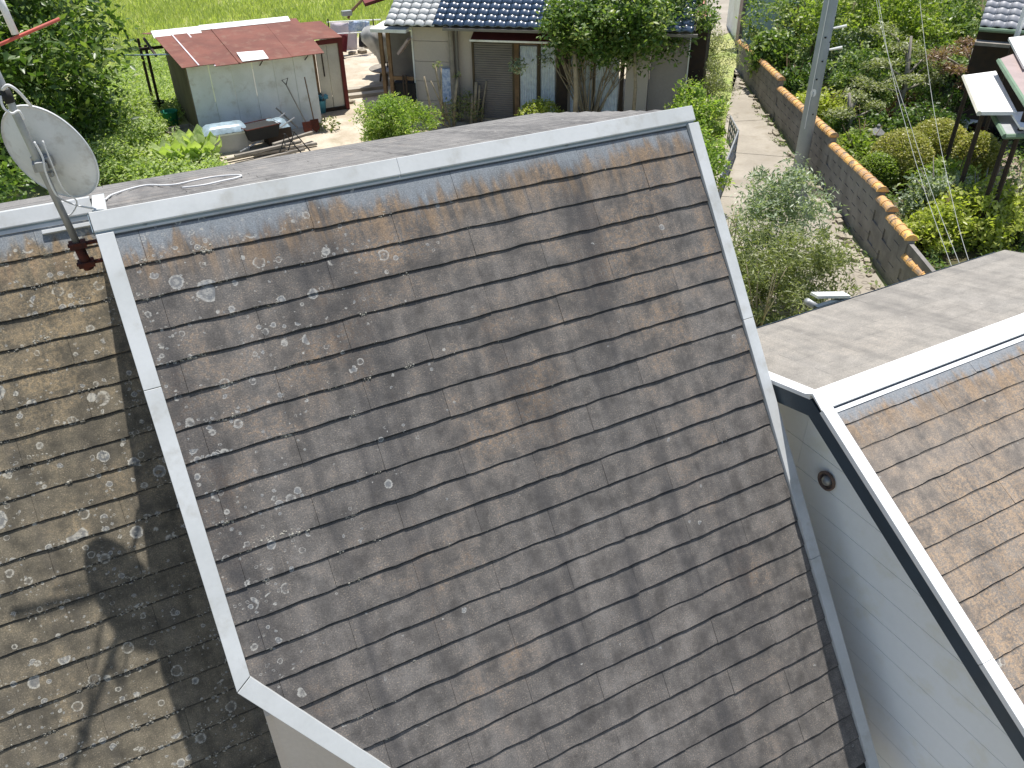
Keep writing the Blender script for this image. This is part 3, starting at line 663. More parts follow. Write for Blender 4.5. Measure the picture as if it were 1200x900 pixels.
sheet('side_yard', [G(560, 215), G(846, 215), G(835, 110), G(825, 20), G(700, 20), G(560, 120)][::-1], 0.008, 'yard')
A = Vector((18.9, 16.2, GZ)); B = Vector((10.7, 2.4, GZ)); wd = (B - A).normalized(); wn = Vector((-wd.y, wd.x, 0))
sheet('garden', [A + wn * 0.05 - wd * 0.5, B + wn * 0.05 + wd * 1.0, Vector((20, 1.3, 0)), Vector((40, 8, 0)), Vector((40, 26, 0)), Vector((22, 20, 0))], 0.004, 'soil')
Lp = [(866, 82), (857, 112), (850, 145), (845, 180), (835, 232), (838, 300), (850, 372)]
ws = [0.0, 3.0, 5.4, 8.4, 11.2, 13.6, 15.6]
Rp = [A + wd * s - wn * 0.16 for s in ws]
path = D.objects.new('path', None); COL.objects.link(path); path['kind'] = 'structure'
for i in range(6):
    a, b = G(*Lp[i]), G(*Lp[i + 1]); c, d = Rp[i + 1], Rp[i]
    dv = (b - a).normalized() * 0.012; dw = (c - d).normalized() * 0.012
    sheet('path_slab', [a + dv, b - dv, c - dw, d + dw], 0.05, 'concrete', parent=path, thick=0.16)
sheet('path_bed', [G(*Lp[0]), G(*Lp[-1]), Rp[-1], Rp[0]], 0.02, 'groove', parent=path)
a, b = G(850, 105), G(845, 180)
sheet('far_pavement', [G(835, 45), G(880, 30), G(905, -10), G(840, -10), G(822, 5)], 0.012, 'concrete')
sheet('patio', [G(1120, 150), G(1178, 150), G(1205, 225), G(1160, 235)], 0.03, 'patio', parent=None)
# anti-slip rings pressed in the near concrete
rg = MB()
for i in range(16):
    for j in range(13):
        p = B + wn * (-0.45 - 0.22 * j) - wd * (-1.1 + 0.22 * i + (0.11 if j % 2 else 0))
        if p.y > 5.6: continue
        n = 10; R1, R2 = 0.062, 0.044
        rg.add([(p.x + r * math.cos(t * 6.283 / n), p.y + r * math.sin(t * 6.283 / n), GZ + 0.055) for r in (R1, R2) for t in range(n)], [(t, (t + 1) % n, n + (t + 1) % n, n + t) for t in range(n)])
o = rg.build('ring_grooves', 'groove', path); o['kind'] = 'stuff'

# ================================================================= BLOCK WALL WITH ORANGE CAP TILES
bw = thing('block_wall', 'grey block wall capped with round orange tiles beside the concrete path', 'wall')
bme = MB().box((0, 0, 0), (0.388, 0.12, 0.193)).mesh('block'); bme.materials.append(M['block'])
tv = []; tf = []; n = 8
for x, r in ((-0.15, 0.115), (0.10, 0.105), (0.105, 0.128), (0.15, 0.128)):
    tv += [(x, r * math.cos(math.pi * t / n), r * 0.95 * math.sin(math.pi * t / n)) for t in range(n + 1)]
for i in range(3): tf += [(i * (n + 1) + t, i * (n + 1) + t + 1, (i + 1) * (n + 1) + t + 1, (i + 1) * (n + 1) + t) for t in range(n)]
tf += [tuple(range(n + 1)), tuple(range(3 * (n + 1), 4 * (n + 1)))[::-1]]
tme = MB().add(tv, tf).mesh('cap_tile'); tme.materials.append(M['orange_tile'])
ang = math.atan2(wd.y, wd.x)
segs = [(-0.4, 5.4, -3.72, -3.46), (5.4, 10.3, -3.68, -3.38), (10.3, 13.4, -3.56, -3.36), (13.4, 14.0, -3.50, -3.48), (14.0, 15.0, -3.60, -3.56), (15.0, 16.6, -3.86, -3.76)]
for s0, s1, z0, z1 in segs:
    nb = max(1, round((s1 - s0) / 0.4)); L = (s1 - s0) / nb
    for i in range(nb):
        for c in range(6):
            s = s0 + L * (i + 0.5) + (L / 2 if c % 2 else 0)
            sc = (L - 0.004) / 0.388
            if s > s1 - L * 0.4: sc *= 0.5; s = s1 - L * 0.25
            zt = z0 + (z1 - z0) * (s - s0) / (s1 - s0) - 0.09
            p = A + wd * s; share('block', bme, bw, (p.x, p.y, zt - 0.1 - 0.197 * c), (0, 0, ang), (sc, 1 + rng.uniform(-.012, .012), 1))
    nt_ = max(2, round((s1 - s0) / 0.27)); L = (s1 - s0) / nt_
    for i in range(nt_):
        s = s0 + L * (i + 0.5); zt = z0 + (z1 - z0) * (s - s0) / (s1 - s0) - 0.09; p = A + wd * s
        share('cap_tile', tme, bw, (p.x, p.y, zt - 0.005), (rng.uniform(-.04, .04), -math.atan((z1 - z0) / (s1 - s0)), ang + rng.uniform(-.03, .03)), (L / 0.285, .82, .82))
MB().box(A + wd * 7.9 + Vector((0, 0, 0.4)), (16.4, 0.07, 1.0), ang).build('mortar', 'block', bw)
rb = MB(); r3 = random.Random(3)
for i in range(90):
    s = r3.uniform(0.5, 15); q = A + wd * s - wn * (0.16 + abs(r3.gauss(0, 0.12))); a = r3.uniform(0.03, 0.11) * (1.5 if 9 < s < 12 else 1)
    rb.box((q.x, q.y, GZ + 0.05 + a * .2), (a * 1.6, a, a * .8), rot=Matrix.Rotation(r3.uniform(0, 6), 3, 'Z') @ Matrix.Rotation(r3.uniform(-.5, .5), 3, 'X'))
tag(rb.build('rubble', 'rubble'), 'small stones and debris along the foot of the block wall', 'rubble', kind='stuff')

# ================================================================= UTILITY POLE
up = thing('utility_pole', 'tall grey concrete utility pole standing on the path side of the block wall', 'utility pole', G(934, 213))
MB().tube([(0, 0, -0.5), (0, 0.02, 3), (0.02, 0.05, 9)], [0.145, 0.138, 0.118], 20).build('shaft', 'pole', up, True)
MB().tube([(-0.14, -.06, 1.2), (-0.125, -.03, 8)], 0.008, 5).build('earth_wire', 'white', up)
pd = (Vector(CP) - G(934, 213)); pd.z = 0; pd.normalize(); px = Vector((-pd.y, pd.x, 0))
def onpole(z, side=0.0, r=0.138): return pd * r * math.cos(side) + px * r * math.sin(side) + Vector((0, 0.02, z))
pr3 = Matrix((px, Vector((0, 0, 1)), pd)).transposed()
cpl = onpole(1.93, 0.0, 0.140)
MB().lathe([(0.001, 0.004), (0.05, 0.003), (0.062, 0.0)], 20, Matrix.Translation(cpl) @ pr3.to_4x4() @ Matrix.Diagonal((0.9, 1.5, 1, 1))).build('number_plate', 'white', up)
MB().box(cpl + pd * 0.006 - Vector((0, 0, 0.02)), (0.018, 0.085, 0.004), rot=pr3).build('plate_mark', 'pole', up)
for z, s in ((2.9, 1.2), (3.35, 1.4), (2.55, .4), (2.2, 0.1), (3.0, 0.2), (1.5, 0.5)):
    q = onpole(z, s, 0.138); MB().box(q + q.normalized() * 0.0, (0.03, 0.03, 0.03)).build('step_hole', 'black', up)
for z in (2.75, 3.15):
    q = onpole(z, math.pi / 2 * 1.0, 0.14)
    MB().tube([q, q + px * 0.24 + Vector((0, 0, 0.06))], [0.02, 0.028], 8).build('insulator', 'white', up)

# ================================================================= SHED WITH RED ROOF
S0 = Vector((2.47, 17.4, GZ))
shed = thing('shed', 'old white sheet metal shed with a faded red sloping roof', 'shed', S0)
FW_ = 3.12; DP = 3.2; HF = 1.86; HR = 2.20; RXF = lambda a: a - .22 + .37 * a / 3.3
npan = 6
for i in range(npan):
    a = FW_ / npan * i; wv = FW_ / npan - 0.006
    MB().prism([(a, -0.01 * (i % 2), 0.0), (a + wv, -0.01 * (i % 2), 0.0), (a + wv, -0.01 * (i % 2), HF + .03), (a, -0.01 * (i % 2), HF + .03)], (0, 0.02, 0)).build('wall_sheet', 'sheet', shed)
MB().prism([(0.0, 0.0, 0), (0.0, DP + .6, 0), (0.0, DP + .6, HF - 0.02), (0, 2.6, HR - 0.05), (0, 0.0, HF)], (-0.03, 0, 0)).build('side_wall', 'brownwall', shed)
MB().prism([(FW_, 0.03, 0), (FW_, DP, 0), (FW_, DP, HF + .1), (FW_, 2.6, HR - 0.05), (FW_, 0.03, HF)], (-0.03, 0, 0)).build('side_wall', 'cream', shed)
ry = 2.6                                        # ridge offset
edges = [-0.13, 0.26, 0.62, 1.2, 1.85, 2.5, 3.30]
for i, (a, b) in enumerate(zip(edges[:-1], edges[1:])):
    f = -0.42 if i > 1 else -0.36
    z0 = HF + 0.02 - 0.02 * (1 if i > 1 else -1); zo = 0.006 * (i % 2)
    MB().prism([(a, f, z0 + zo), (b + .02, f, z0 + zo), (RXF(b) + .02, ry, HR + zo), (RXF(a), ry, HR + zo)], (0, 0, 0.012)).build('roof_sheet', 'redroof', shed)
    if i in (1, 2, 3): MB().prism([(a - .012, f, z0 + .014 + zo), (a + .02, f, z0 + .014 + zo), (RXF(a) + .02, ry, HR + .014 + zo), (RXF(a) - .012, ry, HR + .014 + zo)], (0, 0, 0.012)).build('roof_seam', 'pinkcloth' if i < 3 else 'redroof', shed)
MB().prism([(1.28, -0.40, HF + .035), (1.92, -0.40, HF + .035), (1.92, 0.12, HF + .125), (1.28, 0.18, HF + .135)], (0, 0, 0.01)).build('roof_patch', 'palewhite', shed)
MB().prism([(-0.45, ry, HR - .01), (3.46, ry, HR - .01), (3.36, DP + .9, HF + .1), (-.5, DP + .9, HF + .1)], (0, 0, 0.012)).build('roof_sheet', 'redroof', shed)
MB().prism([(-0.36, ry - 0.42, HR - .04), (-0.36, ry, HR + .07), (-0.36, ry + .30, HR + .0), (-.36, ry, HR + .02)], (1.2, 0, 0)).build('ridge_cap', 'sheet', shed)
MB().prism([(.85, ry - 0.22, HR + .0), (.85, ry, HR + .09), (.85, ry + .25, HR + .02), (.85, ry, HR + .03)], (2.4, 0, 0)).build('ridge_cap', 'sheet', shed)
for x, y in ((-0.62, 4.4), (-0.55, 3.4)):
    MB().tube([(x, y, 0), (x + 0.03, y, 1.8)], 0.04, 6).build('post', 'darkwood', shed)
MB().box((-0.45, 3.0, 1.82), (0.06, 2.4, 0.06)).build('beam', 'darkwood', shed)
MB().box((-0.3, 3.0, 1.78), (0.9, 0.07, 0.07)).build('beam', 'darkwood', shed)
for x in (1.75, 2.9):
    MB().tube([(x, -.02, HF - .18), (x + .02, -0.33, HF - .02)], 0.014, 5).build('roof_bracket', 'darkwood', shed)
MB().tube([(0, 1, 1.95), (-1.2, 1.6, 1.95)], 0.02, 6).build('pipe', 'plastic', shed)
# extension at the back right
X1 = FW_
for a, b, m_ in ((0.02, 0.22, 'cream'), (0.23, 0.34, 'wood'), (0.36, 0.66, 'cream'), (0.68, 0.98, 'cream')):
    MB().box((X1 + (a + b) / 2, 1.1, 0.98), (b - a, 0.03, 1.76)).build('door_board', m_, shed)
MB().box((X1 + 0.52, 1.07, 1.25), (0.03, 0.02, 0.6)).build('door_handle', 'darkwood', shed)
MB().box((X1 + 1.05, 1.05, .94), (0.1, 0.1, 1.88), 0).build('post', 'redwood', shed)
MB().box((X1 + .55, 1.6, 0.05), (1.1, 1.1, .1)).build('plinth', 'darkwood', shed)
MB().prism([(X1 - .2, 0.9, 1.96), (X1 + 1.1, 0.9, 1.92), (X1 + .95, 2.3, 2.12), (X1 - .2, 2.3, 2.14)], (0, 0, 0.014)).build('roof_sheet', 'redroof', shed)
MB().box((X1 + .75, 1.0, 1.84), (0.72, 0.03, 0.12)).build('eave_board', 'redwood', shed)
MB().box((X1 + 1.03, 2.0, 1.0), (0.03, 1.9, 1.84)).build('side_wall', 'cream', shed)

# things in front of the shed
def place(name, label, cat, px_, py_, rz=0.0, dz=0.0, group=None):
    p = G(px_, py_); return thing(name, label, cat, (p.x, p.y, GZ + dz), rz, group)
t = place('storage_chest', 'grey storage chest under a clear blue plastic sheet by the shed wall', 'chest', 268, 176)
MB().box((0, 0, 0.22), (0.95, 0.5, 0.44)).build('chest_body', 'boxgrey', t, bevel=.01)
MB().box((0, 0, 0.46), (1.0, 0.55, 0.05)).build('chest_lid', 'sheet', t, bevel=.01)
mb = MB(); nx_, ny_ = 14, 8
mb.add([((i / nx_ - .5) * 1.08, (j / ny_ - .5) * 0.62, 0.5 + 0.17 * (1 - abs(2 * j / ny_ - 1) ** 3) * (1 - abs(2 * i / nx_ - 1) ** 8) + rng.uniform(-.012, .012)) for j in range(ny_ + 1) for i in range(nx_ + 1)],
       [(j * (nx_ + 1) + i, j * (nx_ + 1) + i + 1, (j + 1) * (nx_ + 1) + i + 1, (j + 1) * (nx_ + 1) + i) for j in range(ny_) for i in range(nx_)])
mb.build('plastic_cover', 'plastic', t, True)
t = place('wheelbarrow', 'dark wheelbarrow parked against the shed between the chest and a pale sack', 'wheelbarrow', 308, 172, 0.2)
MB().prism([(-.35, -.25, .25), (.35, -.25, .25), (.42, -.3, .55), (-.42, -.3, .55)], (0, 0.55, 0)).build('tray', 'black', t)
MB().tube([(-.45, -.3, .56), (.45, -.3, .56), (.45, .28, .56), (-.45, .28, .56), (-.45, -.3, .56)], .012, 6).build('rim', 'rust', t)
for s in (-1, 1): MB().tube([(-.7, .28 * s, .1), (0, .2 * s, .25), (.85, .26 * s, .62)], .016, 6).build('handle', 'galv', t)
MB().lathe([(.04, -.02), (.12, -.025), (.14, 0), (.12, .025), (.04, .02)], 16, Matrix.Translation((-.62, .12, .14)) @ Matrix.Rotation(math.pi / 2, 4, 'X')).build('wheel', 'black', t)
t = place('pale_sack', 'pale blue plastic sack lying on boards against the shed', 'sack', 329, 168, .1)
mb = MB(); mb.add([((i / 8 - .5) * .6, (j / 6 - .5) * .4 + 0.15, .38 + .13 * (1 - (2 * i / 8 - 1) ** 4) * (1 - (2 * j / 6 - 1) ** 4) + .1 * j / 6 + rng.uniform(-.01, .01)) for j in range(7) for i in range(9)], [(j * 9 + i, j * 9 + i + 1, (j + 1) * 9 + i + 1, (j + 1) * 9 + i) for j in range(6) for i in range(8)])
mb.build('sack_body', 'plastic', t, True); MB().box((0, .15, .2), (.62, .42, .36)).build('sack_support', 'darkwood', t)
for nm, lab, cx, cy, hh, lean in (('shovel', 'shovel with a D shaped handle leaning on the shed wall', 361, 158, 1.25, -0.30), ('long_shovel', 'straight shafted shovel leaning upright near the shed corner', 370, 155, 1.35, -0.02)):
    t = place(nm, lab, 'shovel', cx, cy)
    MB().tube([(0, 0, .3), (lean, .22, hh)], .016, 6).build('shaft', 'greywood' if lean < -.1 else 'wood', t)
    if lean < -.1: MB().tube([(lean, .22, hh), (lean - .09, .22, hh + .12), (lean + .07, .24, hh + .15), (lean, .22, hh)], .014, 6).build('grip', 'black', t)
    MB().prism([(-.11, -.02, .34), (.11, -.02, .34), (.11, -.08, .12), (0, -.1, 0.02), (-.11, -.08, .12)], (0, .015, 0)).build('blade', 'rust', t)
t = place('leaning_stick', 'short dark stake propped diagonally beside the pale sack', 'stake', 344, 160)
t2 = MB().tube([(0.15, 0, .2), (-.28, .2, .72)], .022, 5).build('stake_shaft', 'greywood', t)
for i, (x, y, L, rz, z) in enumerate([(300, 184, 1.5, .12, .05), (316, 182, 1.7, .18, .13), (335, 178, 1.6, .05, .04), (322, 187, 1.6, .22, .05), (345, 172, 1.2, .4, .18)]):
    p = G(x, y); o = MB().box((0, 0, 0), (L, .09, .06)).build('plank', 'greywood'); o.location = (p.x, p.y, GZ + z + .03); o.rotation_euler = (0, 0, rz)
    tag(o, ('short weathered plank at the left end of the heap before the shed', 'long grey plank lying on top of the heap before the shed', 'grey plank furthest back beside the wheelbarrow', 'lowest and nearest plank of the heap before the shed', 'short raised plank at the right end of the heap')[i], 'plank', 'planks heaped in front of the shed')
for i, (x, y, rr, h) in enumerate([(340, 183, .1, 1.3), (350, 180, -.2, 1.2)]):
    t = place('iron_frame', ('left of two dark folding iron trestles among the planks', 'right of two dark folding iron trestles among the planks')[i], 'trestle', x, y, group='trestles among the planks')
    MB().tube([(-.3, 0, 0), (0, .1, .5), (.3, 0, 0)], .018, 6).build('leg', 'black', t); MB().tube([(0, .1, .5), (.05, .5, .4)], .018, 6).build('bar', 'black', t)
t = place('blue_bucket', 'blue plastic bucket with crumpled bag by the shed corner', 'bucket', 377, 132)
MB().lathe([(.001, .01), (.12, 0), (.16, .34), (.17, .35), (.15, .34), (.12, .03)], 18).build('bucket_body', 'bucketblue', t, True)
leaves('crumpled_bag', 'lf_grey', t, [((0, 0, .42), (.2, .2, .16), 60)], .12, .9, seed=3).data.materials[0] = M['bucketblue']
# left of the shed: pots and boxes
t = place('green_pot', 'dark green plastic pot among junk left of the shed', 'pot', 203, 150)
MB().lathe([(.001, .0), (.15, 0), (.2, .42), (.22, .43), (.21, .46), (.18, .44), (.14, .05)], 18).build('pot_body', 'green', t, True)
t = place('wooden_crate', 'weathered grey crate at the foot of the brown shed wall', 'crate', 214, 165, .2)
for z in (.06, .17, .28):
    for y in (-.22, .22): MB().box((0, y, z), (.7, .02, .09)).build('slat', 'greywood', t)
    for x in (-.34, .34): MB().box((x, 0, z), (.02, .42, .09)).build('slat', 'greywood', t)
MB().box((0, 0, .02), (.66, .42, .02)).build('crate_floor', 'darkwood', t)
for i, (x, y, a, L) in enumerate([(203, 160, -.5, 1.1), (206, 166, -.45, .9), (196, 152, .3, .8)]):
    p = G(x, y); o = MB().tube([(-L / 2, 0, 0.06), (L / 2, 0, .16)], .025, 5).build('loose_stick', 'greywood'); o.location = (p.x, p.y, GZ + .05); o.rotation_euler = (0, 0, a)
    tag(o, ('long pale stick lying across the front of the wooden crate', 'pale stick nearest the weeds below the wooden crate', 'short pale stick behind the green pot')[i], 'stick', 'sticks in the junk beside the shed')
t = place('black_pot', 'black nursery pot behind the green pot by the shed side', 'pot', 188, 132)
MB().lathe([(.001, .0), (.13, 0), (.17, .3), (.19, .31), (.15, .3), (.12, .05)], 16).build('pot_body', 'black', t, True)

# ================================================================= LAUNDRY AND YARD
YL_ = 24.6
lr = thing('laundry_rack', 'thin metal laundry poles carrying two bars across the sunny yard', 'laundry rack')
def cloth(name, label, cat, x0, x1, y0, y1, Y, m, shape=None):
    nx_, ny_ = 8, 6; mb = MB(); vs = []
    for j in range(ny_ + 1):
        for i in range(nx_ + 1):
            fx, fy = i / nx_, j / ny_
            if shape: fx = 0.5 + (fx - .5) * shape(fy)
            xx, yy = x0 + (x1 - x0) * fx, y0 + (y1 - y0) * fy
            p = HY(xx, yy + (y0 - 0) * 0, Y); vs.append(p + Vector((0, 0.05 * math.sin(fx * 9 + fy * 3), 0)))
    mb.add(vs, [(j * (nx_ + 1) + i, j * (nx_ + 1) + i + 1, (j + 1) * (nx_ + 1) + i + 1, (j + 1) * (nx_ + 1) + i) for j in range(ny_) for i in range(nx_)])
    o = mb.build(name, m); s = o.modifiers.new('thick', 'SOLIDIFY'); s.thickness = 0.015; o.data.shade_smooth()
    return tag(o, label, cat)
for (xa_, ya_, xb_, yb_) in ((383, 26, 446, 23), (388, 40, 448, 37)):
    MB().tube([HY(xa_, ya_, YL_), HY(xb_, yb_, YL_ + .3)], .022, 8).build('bar', 'white', lr)
for (xx, y0, y1) in ((437, 22, 82), (384, 22, 66)):
    a = HY(xx, y0, YL_); MB().tube([a, (a.x, a.y, GZ)], .022, 8).build('upright', 'black', lr)
cloth('bed_sheet', 'pale pink sheet hanging on the rear bar of the laundry rack', 'sheet', 387, 418, 26, 58, YL_ + .35, 'pinkcloth')
cloth('patterned_towel', 'blue and white patterned towel at the right of the rear laundry bar', 'towel', 409, 433, 25, 37, YL_ + .1, 'bluecloth')
cloth('maroon_shirt', 'maroon garment hanging from the front laundry bar', 'garment', 393, 408, 40, 61, YL_ - .05, 'maroon', lambda f: 1 - .3 * f)
cloth('black_garment', 'black garment hanging at the right end of the front laundry bar', 'garment', 421, 434, 39, 55, YL_ - .05, 'blackcloth')
t = place('plastic_draped_stand', 'stand draped in grey plastic sheeting beside the brown porch posts', 'covered stand', 447, 88)
mb = MB().lathe([(.20, 0), (.17, .3), (.20, .6), (.34, .85), (.42, 1.1), (.38, 1.3), (.22, 1.45), (.001, 1.5)], 22)
mb.v = [(x * (1 + .16 * math.sin(5 * math.atan2(y, x) + z * 4)) + .25 - .28 * z, y * (1 + .16 * math.cos(6 * math.atan2(y, x))), z + rng.uniform(-.02, .02)) for x, y, z in mb.v]
mb.build('plastic_drape', 'greysheet', t, True)
for dx in (.12, .3): MB().tube([(dx, -.25, 0), (dx - .1, -.25, 1.3)], .02, 6).build('stand_leg', 'darkwood', t)
t = place('round_table', 'low round table of weathered wood on the yard path', 'table', 456, 97)
MB().lathe([(.001, .46), (.56, .46), (.58, .44), (.56, .41), (.001, .41)], 28).build('table_top', 'greywood', t)
for a in range(3): MB().tube([(.35 * math.cos(a * 2.1), .35 * math.sin(a * 2.1), 0), (.25 * math.cos(a * 2.1), .25 * math.sin(a * 2.1), .42)], .035, 6).build('leg', 'darkwood', t)
MB().tube([(0, 0, .46), (0, 0, .62)], .02, 6).build('spigot', 'black', t)
t = thing('floodlight', 'small square floodlight on a bent brown arm above the laundry', 'lamp')
q0, q1, q2 = HY(430, -6, 26), HY(410, 15, 26), HY(408, 22, 26)
MB().tube([q0, q1, q2], .05, 6).build('lamp_arm', 'wood', t); MB().box(q1 + Vector((-.15, -.1, .02)), (.34, .2, .16)).build('lamp_head', 'galv', t)
o = MB().prism([HZ(418, -12, -1.9), HZ(428, 8, -1.9), HZ(475, -8, -1.9), HZ(475, -25, -1.9)], (0, 0, .08)).build('dark_canopy', 'redwood'); tag(o, 'dark red edge of a canopy hanging over the yard at the top', 'canopy')
r4 = random.Random(11)
for (x, y) in [(398, 122), (405, 120), (412, 121), (399, 68), (412, 64), (425, 62), (433, 56)]:
    p = G(x, y); mb = MB(); s = r4.uniform(.12, .2)
    mb.add([Vector((math.cos(a * 1.05) * s * r4.uniform(.7, 1.2), math.sin(a * 1.05) * s * r4.uniform(.7, 1.2), z)) * 1 for z in (0, s * .6) for a in range(6)] + [(0, 0, s * .85)], [(a, (a + 1) % 6, 6 + (a + 1) % 6, 6 + a) for a in range(6)] + [(6 + a, 6 + (a + 1) % 6, 12) for a in range(6)])
    o = mb.build('edging_stone', 'rubble'); o.location = p; tag(o, 'rough beige stone in the row along the edge of the sunny yard', 'stone', 'edging stones round the yard')
for i, (x, y) in enumerate([(425, 106), (425, 113)]):
    p = G(x, y); o = MB().box((0, 0, .05), (1.4, .28, .1)).build('yard_step', 'concrete'); o.location = p; o.rotation_euler = (0, 0, -.1)
    tag(o, ('upper' if i == 0 else 'lower') + ' of two flat concrete steps between the shed and the round table', 'step')
leaves('yard_weed', 'lf_olive', None, [(G(386, 153) + Vector((0, 0, .15)), (.28, .2, .2), 130)], .1, .5, seed=9)
tag(D.objects['yard_weed'], 'small clump of weeds on the dirt at the shed corner', 'plant')

# ================================================================= BEIGE HOUSE WITH GLAZED TILES
P0 = Vector((9.33, 15.55, GZ)); hr = math.atan2(-.63, .78)
hb = thing('tiled_house', 'beige stucco house with dark blue glazed tile roof behind the big roof', 'house', P0, hr)
def B_(c, d, nm, m_, rot=None, bev=0): return MB().box(c, d, rot=rot).build(nm, m_, hb, bevel=bev)
B_((1.45, 1.6, 1.25), (4.05, 3.1, 2.5), 'wall', 'stucco')
for i in range(5): B_((-1.11, 1.45, 0.25 + 0.5 * i), (1.06, 2.95, 0.49), 'wall_panel', 'stucco')
B_((-1.66, -0.02, 1.25), (0.04, 0.06, 2.5), 'corner_trim', 'sheet')
B_((4.17, .25, 1.25), (0.56, .6, 2.5), 'pillar', 'stucco')
B_((4.93, .75, 1.25), (0.93, 1.0, 2.5), 'wall', 'stucco2')
B_((5.40, .24, 1.2), (0.03, 0.04, 2.4), 'corner_trim', 'sheet')
# shutter
sh = MB(); nsl = 34
for i in range(nsl):
    z = .1 + i * .056; sh.prism([(0, 0, z), (0, -.012, z + .012), (0, -.012, z + .044), (0, 0, z + .056)], (1.0, 0, 0))
o = sh.build('shutter', 'shutter', hb); o.location = (-.02, -.03 + .0, 0)
for x in (-.05, 1.01): B_((x, -.03, 1.05), (.05, .09, 2.0), 'window_frame', 'bronze')
B_((.48, -.03, 2.04), (1.12, .1, .06), 'window_frame', 'bronze')
# sliding windows
for x, w_, m_ in ((1.32, .5, 'curtain'), (1.86, .5, 'curtain'), (2.75, .55, 'curtain'), (3.4, .5, 'curtain')):
    pass
cw = MB()
for a, b in ((1.18, 1.62), (1.72, 2.1), (2.5, 3.72)):
    n = int((b - a) / .03)
    for i in range(n):
        x = a + (b - a) * i / n; d_ = .018 * (i % 2)
        cw.prism([(x, .02 - d_ - .045, .15), (x + .03, .02 - .018 + d_ - .045, .15), (x + .03, .02 - .018 + d_ - .045, 1.95), (x, .02 - d_ - .045, 1.95)], (0, .01, 0))
cw.build('curtain', 'curtain', hb)
for x, w_, m_ in ((1.10, .12, 'wood'), (1.67, .06, 'bronze'), (2.28, .28, 'darkwood'), (3.10, .06, 'bronze'), (3.80, .10, 'darkwood')): B_((x, -.05, 1.02), (w_, .07, 2.0), 'window_post', m_)
B_((2.42, -.05, 2.03), (2.75, .07, .06), 'window_frame', 'wood'); B_((2.42, -.05, .08), (2.75, .1, .1), 'window_sill', 'bronze')
B_((1.40, -.062, 1.0), (.44, .006, 1.8), 'pane', NG_glass if False else 'curtain') if False else None
# hood over the windows
MB().prism([(0.0, -.02, 2.30), (0, -.42, 2.16), (0, -.42, 2.13), (0, -.02, 2.2)], (3.85, 0, 0)).build('window_hood', 'redwood', hb)
B_((1.92, -.43, 2.13), (3.9, .02, .045), 'hood_edge', 'sheet')
# gutter, drainpipes
B_((2.45, -.62, 2.42), (6.2, .1, .06), 'gutter', 'shutter')
MB().tube([(-.60, -.12, 0), (-.60, -.12, 2.3), (-.62, -.5, 2.42)], .065, 10).build('drainpipe', 'greywood', hb)
MB().tube([(-.46, -.10, 0), (-.46, -.10, 2.3)], .045, 10).build('drainpipe', 'shutter', hb)
MB().tube([(-.48, -.6, 2.42), (-.48, -.2, 2.6), (-.48, 1.2, 3.2)], .028, 8).build('lightning_rod', 'galv', hb)
# roof tiles
pit = R_(24)
def kawara(mname):
    n = 8; wv = .268; L = .285; v = []; f = []
    for yy, zz in ((0, .03), (L, 0.0)):
        for i in range(n + 1):
            x = wv * i / n; v.append((x, yy, zz + .020 * math.sin(2 * math.pi * (i / n) - .6) + (.02 if i == n else 0)))
    for i in range(n + 1): v.append((v[i][0], 0, v[i][2] - .03))
    for i in range(n): f += [(i, i + 1, n + 2 + i, n + 1 + i), (2 * n + 2 + i, 2 * n + 3 + i, i + 1, i)]
    me = MB().add(v, f).mesh('roof_tile'); me.materials.append(M[mname]); me.shade_smooth()
    return me
tb_, ts_ = kawara('blue_tile'), kawara('glare_tile')
for r in range(7):
    for c in range(29):
        x = -2.25 + c * .265
        glare = x < -.95
        if glare and r > 6: continue
        y = (-.62 if not glare else -.42) + r * .235 * math.cos(pit); z = (2.50 if not glare else 2.44) + r * .235 * math.sin(pit) + (.0)
        share('roof_tile', ts_ if glare else tb_, hb, (x, y, z), (pit, 0, 0))
MB().prism([(-2.25, -.4, 2.40), (5.5, -.4, 2.44), (5.5, 2.6, 3.72), (-2.25, 2.6, 3.72)], (0, 0, .04)).build('roof_deck', 'deck', hb)
MB().prism([(-2.25, 2.6, 3.76), (5.5, 2.6, 3.76), (5.5, 5.6, 2.5), (-2.25, 5.6, 2.5)], (0, 0, -.08)).build('roof_deck', 'grey_tile', hb)
MB().prism([(-2.25, .7, 2.99), (5.5, .7, 2.99), (5.5, 2.6, 3.84), (-2.25, 2.6, 3.84)], (0, 0, .02)).build('roof_field', 'blue_tile', hb)
# porch at the left
B_((-2.1, .6, 1.0), (.8, .04, 2.2), 'porch_back', 'shutter'); B_((-2.15, .1, 2.3), (.95, 1.1, .08), 'porch_canopy', 'sheet')
for x, m_ in ((-2.45, 'wood'), (-2.25, 'wood')): B_((x, -.2, 1.1), (.09, .09, 2.3), 'porch_post', m_)
B_((-1.95, -.2, 1.1), (.6, .07, .09), 'porch_rail', 'wood'); B_((-1.95, 0.1, .5), (.6, .5, .9), 'porch_recess', 'black')
MB().prism([(-2.0, -.35, 1.75), (-1.7, -.35, 2.1), (-1.66, -.35, 2.07), (-1.96, -.35, 1.7)], (0, .4, 0)).build('porch_board', 'pinkroof', hb)
for x in (-1.9, -1.82): B_((x, -.3, .6), (.04, .04, 1.2), 'porch_baluster', 'darkwood')
MB().box((0, 0, 0), (.3, .08, .9)).build('meter_cover', 'bluecloth', hb).location = (-.78, -.08, .9)

